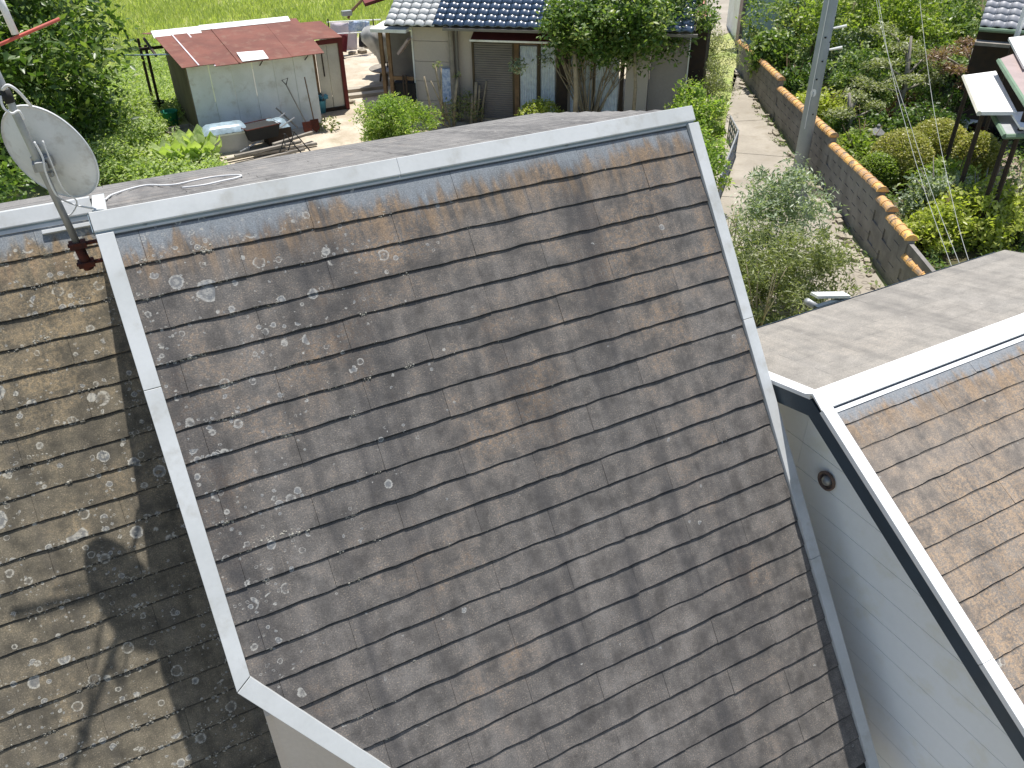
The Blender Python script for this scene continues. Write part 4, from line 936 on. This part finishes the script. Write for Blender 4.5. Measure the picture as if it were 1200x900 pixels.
# ================================================================= FURTHER BUILDINGS
t = thing('teal_building', 'tall teal walled building with a brown corner post beyond the block wall', 'building')
c0_, c1_ = G(866, 52), G(975, 78); dx_ = (c1_ - c0_).normalized(); nb_ = Vector((-dx_.y, dx_.x, 0))
if nb_.y < 0: nb_ = -nb_
MB().prism([c0_, c1_, c1_ + Vector((0, 0, 4)), c0_ + Vector((0, 0, 4))], nb_ * 0.15).build('wall', 'teal', t)
e0 = G(851, 30)
MB().prism([c0_ - dx_ * .05, e0, e0 + Vector((0, 0, 4)), c0_ - dx_ * .05 + Vector((0, 0, 4))], nb_ * .15).build('wall', 'sheet', t)
MB().box(c0_ + Vector((0, 0, 2)) - nb_ * .06, (.16, .16, 4.0)).build('corner_post', 'pinkroof', t)
MB().prism([c0_ - dx_ * .5 - nb_ * .5 + Vector((0, 0, 4)), c1_ - nb_ * .5 + Vector((0, 0, 4)), c1_ + nb_ * 4 + Vector((0, 0, 4)), c0_ + nb_ * 4 + Vector((0, 0, 4))], (0, 0, .1)).build('roof', 'greyroof', t)
t = thing('red_roofed_shed', 'small outbuilding whose pale red roof corner shows behind the tree', 'shed')
q = [HZ(833, 23, -2.1), HZ(818, 22, -2.0), HZ(780, -5, -1.7), HZ(822, -12, -1.8)]
MB().prism(q, (0, 0, .05)).build('roof', 'pinkroof', t).data.materials[0] = mat('pale_red_roof', (0.62, 0.28, 0.24))
cq = sum(q, Vector()) / 4
MB().box((cq.x, cq.y + .2, GZ + 1.2), (1.2, 1.2, 2.3), .8).build('wall', 'darkwood', t)
t = thing('garden_house', 'house with grey tiled roof and green gutter at the top right corner', 'house')
ga, gb = HZ(1148, 31, -2.0), HZ(1215, 36, -2.0); gx = (gb - ga).normalized(); gy_ = Vector((-gx.y, gx.x, 0))
if gy_.y < 0: gy_ = -gy_
grz = math.atan2(gx.y, gx.x); tg_ = kawara('grey_tile')
groot = D.objects.new('roof', None)
MB().prism([ga, gb + gx * 2, gb + gx * 2 + gy_ * 3.5 + Vector((0, 0, 1.7)), ga + gy_ * 3.5 + Vector((0, 0, 1.7))], (0, 0, -.06)).build('roof_deck', 'deck', t)
ge_ = Matrix.Rotation(grz, 3, 'Z')
for r in range(13):
    for c in range(13):
        p = ga + gx * (c * .265) + gy_ * (r * .235 * math.cos(R_(26)) - .08) + Vector((0, 0, .02 + r * .235 * math.sin(R_(26))))
        o = share('roof_tile', tg_, t, p); o.rotation_euler = (Matrix.Rotation(grz, 4, 'Z') @ Matrix.Rotation(R_(26), 4, 'X')).to_euler()
MB().tube([ga - gy_ * .1 + Vector((0, 0, -.04)), gb + gx + -gy_ * .1 + Vector((0, 0, -.04))], .05, 8).build('gutter', 'greenedge', t)
MB().prism([ga + gy_ * .5 - Vector((0, 0, .1)), gb + gx * 2 + gy_ * .5 - Vector((0, 0, .1)), gb + gx * 2 + gy_ * .5 - Vector((0, 0, 2.6)), ga + gy_ * .5 - Vector((0, 0, 2.6))], gy_ * .1).build('wall', 'darkwood', t)
MB().prism([ga - Vector((0, 0, .35)) - gy_ * .3, gb + gx - Vector((0, 0, .35)) - gy_ * .3, gb + gx - Vector((0, 0, .35)), ga - Vector((0, 0, .35))], (0, 0, .07)).build('canopy', 'greywood', t)
MB().box(HZ(1196, 28, -1.7), (.08, .08, .7)).build('vent_pipe', 'white', t)
def slabroof(name, label, pts, z, th, roofm, posts, edge=None, cat='canopy', up_=None):
    t = thing(name, label, cat); q = [HZ(x, y, z) for x, y in pts]
    if up_: q = [p + Vector((0, 0, u_)) for p, u_ in zip(q, up_)]
    MB().prism([p - Vector((0, 0, th)) for p in q], (0, 0, th)).build('roof_panel', roofm, t)
    if edge:
        for i in edge[1:]: 
            a, b = q[i], q[(i + 1) % len(q)]; MB().tube([a - Vector((0, 0, th / 2)), b - Vector((0, 0, th / 2))], .045, 6).build('edge_trim', edge[0], t)
    for x, y in posts:
        p = HZ(x, y, z); MB().tube([(p.x, p.y, GZ), (p.x, p.y, z - th)], .042, 6).build('post', 'darkwood', t)
    return t
slabroof('carport', 'bright white flat roof on dark posts above the dark garden shrubs', [(1130, 88), (1148, 131), (1192, 131), (1167, 83)], -2.3, .06, 'palewhite', [(1137, 92), (1154, 126)], ('cream', 0))
slabroof('lean_to', 'grey lean-to roof with a green edge next to the white carport', [(1164, 133), (1178, 158), (1212, 157), (1206, 130)], -2.5, .06, 'greyroof', [(1182, 154)], ('greenedge', 0, 1))
slabroof('white_awning', 'small white awning lying over the grey lean-to roof at the frame edge', [(1185, 132), (1196, 149), (1215, 149), (1208, 130)], -2.35, .04, 'palewhite', [])
slabroof('brown_canopy', 'pinkish brown canopy roof with a green edge at the right frame edge', [(1171, 69), (1208, 128), (1225, 90), (1196, 60)], -2.0, .07, 'pinkroof', [(1207, 118)], ('greenedge', 0))
slabroof('upper_awning', 'white awning corner just below the grey tiled roof', [(1182, 44), (1200, 78), (1220, 70), (1215, 40)], -1.9, .05, 'palewhite', [(1188, 48)])
MB().tube([HZ(1158, 42, -2.3), HZ(1186, 60, -2.6)], .06, 6).build('timber_prop', 'greywood'); tag(D.objects['timber_prop'], 'pale timber prop slanting under the grey tiled roof eave', 'beam')
o = MB().box((0, 0, .0), (.1, .3, .1)).build('watering_can', 'green'); D.objects.remove(o)
t = place('watering_can', 'green watering can beside the rounded bush on the patio', 'watering can', 1153, 203)
MB().lathe([(.001, 0), (.13, 0), (.13, .26), (.1, .3), (.001, .3)], 14).build('can_body', 'green', t, True)
MB().tube([(.1, 0, .08), (.3, 0, .3)], [.03, .02], 8).build('spout', 'green', t); MB().tube([(-.1, 0, .1), (-.22, 0, .28), (0, 0, .38)], .014, 6).build('handle', 'green', t)
for i, (x, y) in enumerate([(1143, 160), (1152, 158), (1170, 165)]):
    t = place('flower_pot', ('reddish clay pot at the left on the patio edge', 'brown clay pot in the middle on the patio edge', 'dark pot standing under the lean-to roof')[i], 'pot', x, y)
    MB().lathe([(.001, 0), (.13, 0), (.18, .28), (.2, .3), (.16, .29), (.12, .05)], 14).build('pot_body', ('rust', 'wood', 'black')[i], t, True)
t = place('white_bench', 'small white bench on the patio under the carport', 'bench', 1133, 158)
MB().box((0, 0, .38), (.7, .35, .05)).build('seat', 'white', t)
for x in (-.3, .3): MB().box((x, 0, .18), (.05, .3, .36)).build('leg', 'white', t)
# stone lantern
t = place('stone_lantern', 'grey stone lantern standing in the dark shrubs by the block wall', 'stone lantern', 1020, 188); t.scale = (.62, .62, .62)
MB().lathe([(.001, 0), (.24, 0), (.24, .12), (.12, .16), (.1, .62), (.2, .7), (.2, .76), (.001, .76)], 6).build('pedestal', 'stone', t)
MB().lathe([(.16, .77), (.16, 1.0), (.001, 1.0)], 6).build('light_chamber', 'stone', t); MB().lathe([(.33, .99), (.34, 1.04), (.12, 1.2), (.05, 1.24), (.07, 1.32), (.001, 1.38)], 6).build('lantern_cap', 'stone', t)
# low metal railing at the left of the path
t = thing('metal_railing', 'low silver railing along the left edge of the concrete path', 'railing')
rp = [G(852, 166), G(861, 184), G(840, 240)]
for h in (.12, .3, .48, .62): MB().tube([p + Vector((0, 0, h)) for p in rp], .022, 6).build('rail', 'galv', t)
for a, b in ((0, 1), (1, 2)):
    for k in range(6):
        p = rp[a].lerp(rp[b], k / 5); MB().tube([p, p + Vector((0, 0, .64))], .018, 6).build('post', 'galv', t)
# gutter corner and downpipe seen beyond the right roof
t = thing('rain_pipe', 'grey rain pipe with a white gutter corner behind the right roof', 'downpipe')
q = [HY(945, 353, .6), HY(964, 364, .55)]
MB().tube([q[0], q[1], q[1] + Vector((.05, -.1, -.4))], .036, 12).build('pipe', 'galv', t, True)
a, b = HY(958, 350, .62), HY(996, 349.5, .45)
MB().prism([a, b, b + Vector((0, .10, .0)), a + Vector((0, .10, 0))], (0, 0, .03)).build('gutter_corner', 'trimw', t)
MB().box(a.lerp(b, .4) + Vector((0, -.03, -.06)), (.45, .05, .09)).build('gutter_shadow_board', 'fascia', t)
MB().tube([b - Vector((0, 0, .0)), (b.x, b.y, GZ)], .03, 8).build('pipe', 'galv', t)
# stored white things in the garden
for i, (x, y, s) in enumerate([(1062, 46, .8), (1030, 42, .5)]):
    p = G(x, y + 22); o = MB().box((0, 0, .0), (s * 1.6, s, .5), .3).build('white_bundle', 'palewhite'); o.location = (p.x, p.y, GZ + .8)
    tag(o, ('larger' if i == 0 else 'smaller') + ' white wrapped bundle glimpsed through the leaves of the far garden', 'bundle')
# overhead service wires: from the poles beyond down to the right-hand house
def wire(lab, pts):
    cable('service_wire', pts, 0.0032, 'wire', lab, cat='wire', sub=8)
def at(x, y, dist): d = Vector(ray(x, y)); return Vector(CP) + d * dist
wire('thin wire rising leftmost from behind the right roof across the garden', [at(1020, -60, 17), at(1040, 60, 13), at(1062, 150, 11), at(1084, 225, 9.5), at(1118, 320, 8)])
wire('thin wire in the middle of three crossing the garden trees', [at(1020, -40, 17.5), at(1037, 50, 13.5), at(1068, 150, 11.5), at(1092, 225, 10), at(1128, 318, 8.2)])
wire('thin wire furthest right crossing the garden trees', [at(1072, -60, 17), at(1080, 20, 14), at(1090, 100, 12), at(1101, 165, 10.5), at(1122, 260, 9), at(1140, 320, 8.2)])
wire('long thin wire slanting across the far garden toward the carport', [at(1085, -30, 26), at(1130, 30, 24), at(1165, 70, 22), at(1215, 120, 20)])

# ================================================================= TREES AND PLANTS
def tree(name, label, cat, base, stems, crown, m_leaf, size, m_bark='bark', seed=1, aspect=.5, group=None, shell=.5, up=.3):
    t = thing(name, label, cat, base, 0, group); r = random.Random(seed); mb = MB()
    for (x, y, z, r0) in stems:
        mid = Vector((x * .45 + r.uniform(-.1, .1), y * .45 + r.uniform(-.1, .1), z * .5)); tip = Vector((x, y, z))
        mb.tube([(r.uniform(-.1, .1), r.uniform(-.1, .1), -.1), mid, tip], [r0, r0 * .7, r0 * .3], 7)
        for _ in range(3):
            s = mid.lerp(tip, r.uniform(0, .8)); mb.tube([s, s + Vector((r.uniform(-.5, .5), r.uniform(-.5, .5), r.uniform(.3, .8)))], [r0 * .35, r0 * .1], 5)
    mb.build('trunk', m_bark, t, True)
    leaves('crown', m_leaf, t, crown, size, aspect, up, seed, shell); return t
# big tree at the upper left
bl = Vector((-3.0, 17.5, GZ))
tree('broadleaf_tree', 'large glossy dark green tree behind the satellite dish', 'tree', bl,
     [(-.8, 0, 3, .16), (1, .5, 3.2, .14), (.3, -1, 2.8, .14), (-2, .5, 3, .12), (2.0, -.2, 2.2, .1)],
     blobfield(3, (.35, 0.6, 2.3), (4.0, 2.8, 2.7), 240, .6, 130), 'lf_dark', .19, seed=21, aspect=.45)
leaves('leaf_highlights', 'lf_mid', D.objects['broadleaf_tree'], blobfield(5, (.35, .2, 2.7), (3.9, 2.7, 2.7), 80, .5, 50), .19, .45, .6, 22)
tree('bushy_tree', 'dark bushy tree at the left edge below the satellite dish', 'tree', Vector((-4.2, 13.5, GZ)), [(0, 0, 2, .1), (1, 0, 2, .08)],
     blobfield(8, (0.8, 0, 1.1), (2.0, 1.7, 1.2), 60, .5, 110), 'lf_dark', .14, seed=23)
# multi-stem tree in front of the beige house
tb0 = G(690, 150); st = []
r5 = random.Random(4)
for i in range(30):
    a = r5.uniform(-1.6, 1.6); st.append((a * .62, r5.uniform(-.25, .25) - a * .3, r5.uniform(1.5, 2.3), r5.uniform(.014, .04)))
t = tree('multi_stem_tree', 'tall bushy tree with many thin pale stems before the beige house windows', 'tree', tb0, st,
     [((b[0][0] , b[0][1], b[0][2]), b[1], b[2]) for b in blobfield(12, (.75, -.45, 2.6), (2.35, 1.3, .85), 135, .36, 120)], 'lf_dark', .12, 'palebark', 31, .5)
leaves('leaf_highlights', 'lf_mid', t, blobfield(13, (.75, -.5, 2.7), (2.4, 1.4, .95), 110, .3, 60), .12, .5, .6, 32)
for sp_ in [(HY(606, 78, 14.4) - tb0, (.28, .2, .17), 160), (HY(641, 68, 14.4) - tb0, (.30, .2, .24), 170), (HY(660, 82, 14.4) - tb0, (.2, .2, .3), 100), (HY(650, 95, 14.4) - tb0, (.12, .1, .3), 50)]: leaves('low_spray', 'lf_grey', t, [sp_], .1, .45, .4, 33)
for x, w_ in ((673, .07), (740, .05)):
    b = G(x, 160) - tb0; MB().tube([b, b + Vector((.02, 0, 1.2)), b + Vector((-.05, .1, 2.4))], [w_, w_ * .9, w_ * .6], 7).build('main_stem', 'palebark', t, True)
# light green feathery shrub
sb = G(465, 175)
leaves('feathery_shrub', 'lf_vivid', None, blobfield(14, sb + Vector((.05, .1, .62)), (1.02, .7, .55), 60, .28, 230), .085, .32, .4, 41)
tag(D.objects['feathery_shrub'], 'bright green feathery shrub between the yard and the cut stumps', 'shrub')
# cut back stumps
sp = thing('pollarded_shrub', 'shrub cut back to bare pale stumps before the shuttered window', 'shrub', G(545, 160))
r6 = random.Random(8); basep = G(545, 160)
for (x0, y0, x1, y1, w_) in [(512, 140, 497, 90, .03), (520, 135, 510, 78, .035), (520, 130, 517, 80, .03), (524, 130, 505, 95, .02), (532, 140, 536, 90, .045), (556, 140, 558, 96, .05), (556, 135, 562, 100, .035), (564, 135, 570, 95, .03), (586, 140, 587, 98, .035), (588, 138, 594, 103, .03), (545, 150, 500, 130, .04), (552, 148, 553, 112, .05), (600, 135, 588, 122, .02), (530, 150, 520, 120, .03)]:
    a, b = HY(x0, y0 + 12, 15.4) - basep, HY(x1, y1, 15.3) - basep
    MB().tube([a, a.lerp(b, .5) + Vector((r6.uniform(-.04, .04), 0, 0)), b], [w_ * 1.1, w_, w_ * .75], 7).build('stump', 'palebark', sp, True)
leaves('sprouts', 'lf_olive', sp, [(HY(512, 76, 15.3) - basep, (.1, .1, .12), 40), (HY(536, 88, 15.3) - basep, (.08, .08, .08), 30), (HY(530, 130, 15.3) - basep, (.45, .3, .28), 300), (HY(556, 128, 15.3) - basep, (.3, .3, .3), 260), (HY(590, 122, 15.3) - basep, (.2, .2, .28), 120), (HY(545, 115, 15.4) - basep, (.25, .2, .2), 140)], .08, .5, .4, 43)
tp = G(632, 158)
leaves('round_shrub', 'lf_yellow', None, [(tp + Vector((0, 0, .42)), (.62, .5, .42), 2600)] + blobfield(17, tp + Vector((0, 0, .42)), (.5, .4, .38), 20, .16, 60), .08, .5, .6, 44, .8, jit=.05)
tag(D.objects['round_shrub'], 'yellow green clipped shrub in front of the brown window post', 'shrub')
# hedge along the path
for i, (x, y, rx, rz_, m_, lab, n_, dx) in enumerate([(838, 235, .62, .8, 'lf_vivid', 'vivid green hedge bush nearest the corner of the big roof', 60, -.55), (838, 170, .62, .75, 'lf_vivid', 'vivid green hedge bush in the middle beside the path', 60, -.6), (842, 130, .7, .75, 'lf_olive', 'pale olive shrub at the middle of the path side row', 45, -.5), (836, 95, .9, .85, 'lf_olive', 'sparse grey olive shrub at the far end of the path side row', 45, -.2)]):
    p = G(x, y) + Vector((dx, 0, 0))
    leaves('hedge_shrub', m_, None, blobfield(50 + i, p + Vector((-.12, 0, rz_)), (rx * .82, rx * 1.3, rz_), n_, .24, 100), .10 if i < 2 else .085, .45 if i < 2 else .3, .4, 60 + i)
    o = [ob for ob in COL.objects if ob.name.startswith('hedge_shrub')][-1]; tag(o, lab, 'shrub')
# olive-like saplings behind the house
for i, (x, y, z, rx, rz_, n_, m_, lab) in enumerate([(925, 300, .9, .62, .95, 60, 'lf_grey', 'tall silvery sapling bush standing in front of the utility pole foot'), (890, 345, .9, .62, .75, 50, 'lf_olive', 'wispy olive green bush at the right edge of the big roof'), (945, 350, .75, .62, .65, 44, 'lf_olive', 'wispy light bush just above the right-hand roof'), (890, 280, 1.0, .4, .8, 26, 'lf_grey', 'silvery wispy bush left of the tall sapling')]):
    p = G(x, y) ; p = Vector((p.x * .86, p.y * .82 + .3, GZ))
    q = Vector(hit(x, y - 25, 1, p.y)); zc = max(q.z, GZ + .9)
    t = thing('wispy_bush', lab, 'bush', p); mb = MB(); rr = random.Random(70 + i)
    for k in range(8): 
        e = Vector((rr.uniform(-.5, .5), rr.uniform(-.4, .4), q.z - GZ + rr.uniform(-.2, .5))); mb.tube([(0, 0, -.1), e * .5 + Vector((rr.uniform(-.1, .1), 0, 0)), e], [.02, .014, .005], 5)
    mb.build('stems', 'palebark', t, True)
    leaves('foliage', m_, t, blobfield(80 + i, (q.x - p.x, 0, q.z - GZ + .1), (rx * 1.2, rx * 1.2, rz_ * 1.15), int(n_ * 1.25), .24, 85), .085, .28, .25, 90 + i, .3)
# garden trees
def gt(label, x, y, yc, rx, rz_, n_, br, per, m_, size, seed, name='garden_tree', cat='tree', asp=.5, ry=None, stems=3, bark='bark', grp=None):
    p = G(x, y); h = rz_; c = Vector(hit(x, yc, 1, p.y)); rr = random.Random(seed)
    st = [(c.x - p.x + rr.uniform(-.4, .4) * rx, rr.uniform(-.3, .3), max(.3, c.z - GZ + rr.uniform(-.3, .4) * rz_), .06) for _ in range(stems)]
    return tree(name, label, cat, p, st, blobfield(seed, (c.x - p.x, 0, max(rz_ * .7, c.z - GZ)), (rx, ry or rx * .8, rz_), n_, br, per), m_, size, bark, seed, asp)
gt('loose light green tree reaching over the teal building', 925, 85, 18, 1.5, .8, 34, .36, 80, 'lf_mid', .13, 101)
gt('tall bright yellow green tree at the top beside the utility pole', 1015, 100, 12, 2.1, 1.0, 66, .42, 100, 'lf_light', .13, 102)
gt('broad yellow green tree at the top centre of the garden', 1065, 85, 12, 1.9, .9, 50, .42, 100, 'lf_light', .13, 103)
gt('dense mid green tree left of the grey tiled roof', 1115, 95, 35, 1.5, 1.1, 60, .42, 110, 'lf_mid', .13, 104)
gt('dark leafy shrub growing beside the teal wall', 905, 105, 62, .75, .5, 26, .3, 110, 'lf_mid', .16, 105, 'garden_shrub', 'shrub')
gt('grey green shrub beside the utility pole', 985, 110, 62, 1.0, .7, 30, .32, 100, 'lf_grey', .11, 106, 'garden_shrub', 'shrub')
gt('dark shrub below the cloud pruned bush near the wall', 935, 125, 98, .7, .35, 22, .26, 100, 'lf_dark', .11, 107, 'garden_shrub', 'shrub')
for i, (x, y, rx) in enumerate([(942, 73, .55), (938, 84, .6)]):
    pass
cp = place('cloud_pruned_bush', 'bush pruned into flat green layers just left of the utility pole', 'bush', 942, 115)
for i, (dx, z, rx) in enumerate([(0, 1.55, .48), (-.25, 1.15, .42), (.2, .8, .5)]):
    leaves('leaf_layer', 'lf_vivid' if i == 0 else 'lf_mid', cp, [((dx, 0, z), (rx, rx * .8, .17), 420)], .1, .4, .9, 110 + i, .4)
MB().tube([(0, 0, 0), (-.1, 0, .8), (0, 0, 1.6)], [.06, .05, .03], 7).build('trunk', 'bark', cp)
# layered maple / pine trees in the middle
def layered(label, base, layers, m_, seed, size=.09, name='layered_tree'):
    t = thing(name, label, 'tree', base); r = random.Random(seed)
    mb = MB(); top = max(l[2] for l in layers)
    mb.tube([(0, 0, -.1), (.1, 0, top * .5), (0, .1, top)], [.09, .07, .03], 7)
    bl_ = []
    for (dx, dy, z, rr, n_) in layers:
        mb.tube([(0.05, 0, z * .75), (dx * .6, dy * .6, z - .12), (dx, dy, z - .03)], [.04, .025, .012], 5)
        for k in range(5): bl_.append(((dx + r.uniform(-.5, .5) * rr, dy + r.uniform(-.5, .5) * rr, z + r.uniform(-.05, .05)), (rr * .6, rr * .55, .09), n_ // 5))
    mb.build('trunk', 'greywood', t, True); leaves('crown', m_, t, bl_, size, .4, .9, seed, .3); return t
lb = G(1045, 150)
layered('flat layered yellow green tree in the middle of the garden', lb, [(-.7, .2, 1.6, .55, 500), (.2, .4, 1.9, .6, 600), (.9, .1, 1.7, .5, 450), (-.2, -.2, 1.3, .55, 450), (.6, -.3, 1.2, .5, 400), (1.3, .3, 1.4, .5, 420), (-1.1, -.1, 1.2, .5, 400), (.1, .9, 2.2, .6, 500)], 'lf_olive', 121)
layered('reddish brown maple beside the white carport', G(1118, 150), [(-.6, .1, 1.5, .5, 450), (.1, .3, 1.8, .55, 500), (.5, -.1, 1.4, .5, 420), (-.3, -.3, 1.1, .5, 400), (-.9, .4, 1.8, .45, 380), (.6, .6, 1.9, .45, 350)], 'lf_red', 122, name='maple_tree')
layered('yellowish layered bush between the utility pole and the stone lantern', G(985, 175), [(-.1, .1, .9, .45, 420), (.5, .2, 1.15, .45, 400), (.9, 0, .9, .4, 350), (.3, -.2, .55, .5, 420), (1.0, .6, 1.3, .4, 350)], 'lf_olive', 123, name='layered_bush')
for i, (x, y, rx, rz_, m_, lab) in enumerate([(1075, 165, 1.0, .5, 'lf_dark', 'dark shrub behind the rounded bushes'), (1105, 150, .9, .6, 'lf_dark', 'dark shrub at the foot of the white carport'), (1000, 165, .7, .5, 'lf_dark', 'dark shrub left of the stone lantern'), (1045, 130, 1.0, .6, 'lf_mid', 'mid green shrub below the layered tree'), (1150, 80, .7, .5, 'lf_vivid', 'light green shrub above the white carport roof'), (1066, 140, .5, .3, 'lf_red', 'low bronze leaved shrub above the rounded bushes')]):
    gt(lab, x, y + 6, y - 6, rx, rz_, 26, .3, 100, m_, .1, 130 + i, 'garden_shrub', 'shrub')
for i, (x, y, yc, rx, rz_, m_, lab) in enumerate([(975, 90, 40, 1.1, .7, 'lf_light', 'bright leafy tree top immediately right of the utility pole'), (1000, 130, 85, 1.0, .6, 'lf_mid', 'mid green bush beneath the bright tree beside the pole'), (1095, 120, 75, 1.1, .6, 'lf_mid', 'green tree behind the reddish maple'), (1075, 110, 50, 1.2, .7, 'lf_light', 'light green tree with loose leaves in the centre of the garden'), (1150, 100, 50, .9, .7, 'lf_mid', 'green tree touching the eave of the grey tiled roof'), (1105, 228, 214, .6, .4, 'lf_light', 'light green low shrub between the domes and the yellow tree'), (1000, 198, 180, .5, .4, 'lf_light', 'light green low shrub just behind the orange wall tiles'), (960, 150, 130, .6, .5, 'lf_yellow', 'yellow green shrub behind the wall left of the lantern')]):
    gt(lab, x, y, yc, rx, rz_, 34, .3, 110, m_, .11, 180 + i, 'garden_shrub' if rx < 1 else 'garden_tree', 'shrub' if rx < 1 else 'tree')
# clipped round bushes
for i, (x, y, rx, rz_, m_, lab) in enumerate([(1048, 215, .62, .62, 'lf_topiary', 'large clipped olive dome bush left of the grey green bush'), (1092, 190, .62, .52, 'lf_topiary', 'clipped yellowish dome bush behind the grey green bush'), (1136, 207, .44, .52, 'lf_topiary', 'small clipped ball bush beside the patio'), (1024, 222, .42, .42, 'lf_light', 'low bright clipped dome right behind the orange wall tiles'), (1008, 185, .45, .3, 'lf_light', 'low mossy dome behind the wall near the lantern')]):
    p = G(x, y); p = Vector((p.x, p.y, GZ))
    leaves('dome_bush', m_, None, [(p + Vector((0, 0, rz_ * .85)), (rx, rx, rz_), 9000), (p + Vector((0, 0, rz_ * .8)), (rx * .92, rx * .92, rz_ * .92), 4000)], .05, .6, .8, 150 + i, .97, jit=.022)
    o = [ob for ob in COL.objects if ob.name.startswith('dome_bush')][-1]; tag(o, lab, 'bush')
gt('grey green bushy shrub in front of the clipped domes', 1098, 262, 236, .62, .62, 34, .24, 95, 'lf_grey', .09, 160, 'garden_shrub', 'shrub', stems=5, bark='greywood')
gt('yellow green small tree with pale limbs behind the right roof', 1140, 275, 255, 1.1, .6, 60, .28, 120, 'lf_yellow', .10, 161, stems=7, bark='greywood')
gt('yellow green tree at the right frame edge above the right roof', 1195, 270, 250, 1.0, .6, 50, .28, 120, 'lf_olive', .10, 162, stems=6, bark='greywood')
gt('small yellow green shrub behind the lowest wall tiles', 1090, 290, 275, .55, .5, 26, .22, 110, 'lf_yellow', .09, 163, 'garden_shrub', 'shrub')
# ground cover
def scatter(seed, poly, n, z0, z1):
    r = np.random.RandomState(seed); P = np.array([[p.x, p.y] for p in poly]); lo, hi = P.min(0), P.max(0); out_ = []
    while len(out_) < n:
        q = lo + (hi - lo) * r.rand(n, 2); ins = np.zeros(n, bool); j = len(P) - 1
        for i in range(len(P)):
            c = ((P[i, 1] > q[:, 1]) != (P[j, 1] > q[:, 1])) & (q[:, 0] < (P[j, 0] - P[i, 0]) * (q[:, 1] - P[i, 1]) / (P[j, 1] - P[i, 1] + 1e-9) + P[i, 0]); ins ^= c; j = i
        out_ += list(q[ins])
    return [((p[0], p[1], GZ + r.uniform(z0, z1)), None, 1) for p in out_[:n]]
def cover(name, label, poly, n, z0, z1, br, per, m_, size, asp, seed, vertical=False):
    b = [(c, (br, br, br * .7), per) for c, _, _ in scatter(seed, poly, n, z0, z1)]
    o = leaves(name, m_, None, b, size, asp, .5, seed, .2, vertical=vertical); tag(o, label, 'plants', kind='stuff'); return o
cover('grass_field', 'tall light green grass in the field beyond the shed', GP((-60, -25), (470, -25), (470, 30), (420, 42), (330, 46), (250, 40), (180, 60), (120, 90), (-60, 90)), 3600, .02, .12, .35, 26, 'grass', .24, .11, 201, True)
cover('weeds', 'light green weeds covering the ground left of the shed', GP((60, 230), (262, 215), (250, 180), (190, 165), (175, 120), (150, 90), (110, 90), (60, 150)), 900, .05, .35, .24, 40, 'weed', .10, .5, 202)
cover('shed_side_weeds', 'pale weeds between the big tree and the back of the shed', GP((140, 60), (196, 52), (222, 110), (215, 150), (180, 172), (150, 120)), 420, .03, .25, .24, 36, 'weed', .11, .3, 208)
cover('tall_weeds', 'taller weeds growing against the foot of the shed', GP((60, 225), (140, 220), (190, 170), (170, 130), (120, 140)), 260, .3, .7, .25, 60, 'weed', .11, .4, 203)
cover('garden_cover', 'low mixed plants covering the garden soil', [A + wn * .3, B + wn * .3, Vector((20, 2, 0)), Vector((30, 10, 0)), Vector((24, 18, 0))], 700, .03, .2, .3, 34, 'lf_mid', .1, .45, 204)
cover('yard_grass', 'sparse weeds on the strip left of the concrete path', GP((800, 210), (845, 210), (850, 120), (835, 60), (815, 60), (815, 120)), 160, .02, .1, .2, 20, 'lf_light', .09, .3, 205)
cover('wall_weeds', 'small weeds at the foot of the block wall', [A + wd * 4 - wn * .12, B - wd * 1 - wn * .12, B - wd * 1 - wn * .4, A + wd * 4 - wn * .4], 30, .02, .08, .12, 22, 'lf_mid', .08, .35, 206)
for k, (x, y, lab) in enumerate([(190, -14, 'dark tree at the far edge of the field above the shed'), (240, -14, 'second dark tree at the far edge of the field above the red roof'), (490, -22, 'dark tree beyond the canopy at the far end of the field')]):
    p = G(x, y); tree('background_tree', lab, 'tree', p, [(0, 0, 2, .2), (1, 0, 2, .15)], blobfield(300 + k, (0, 0, 1.2), (2.4, 1.6, 1.2), 24, .6, 70), 'lf_dark', .25, seed=300 + k)
# broad-leaved plants before the shed
mv = MB().add([(0, 0, 0), (.11, .02, .10), (.02, 0, .13), (-.10, .02, .09), (.13, .04, .22), (0, 0, .26), (-.12, .04, .21), (0, -.02, .36)], [(0, 1, 2), (0, 2, 3), (1, 4, 5, 2), (2, 5, 6, 3), (4, 7, 5), (5, 7, 6)]).mesh('leaf')
mv.materials.append(M['weed'])
for i, (x, y) in enumerate([(205, 198), (218, 196), (232, 194), (246, 192), (226, 186), (240, 184)]):
    t = place('broad_leaf_plant', 'low plant with broad pale green leaves before the shed', 'plant', x, y, 0, 0, 'broad leaved plants before the shed')
    for k in range(11):
        a = k * 2.4 + i; share('leaf', mv, t, (.16 * math.cos(a), .16 * math.sin(a), .15 + .03 * k), (-(.5 + .06 * (k % 5)), 0, a - math.pi / 2), (1.1, 1.1, 1.0))
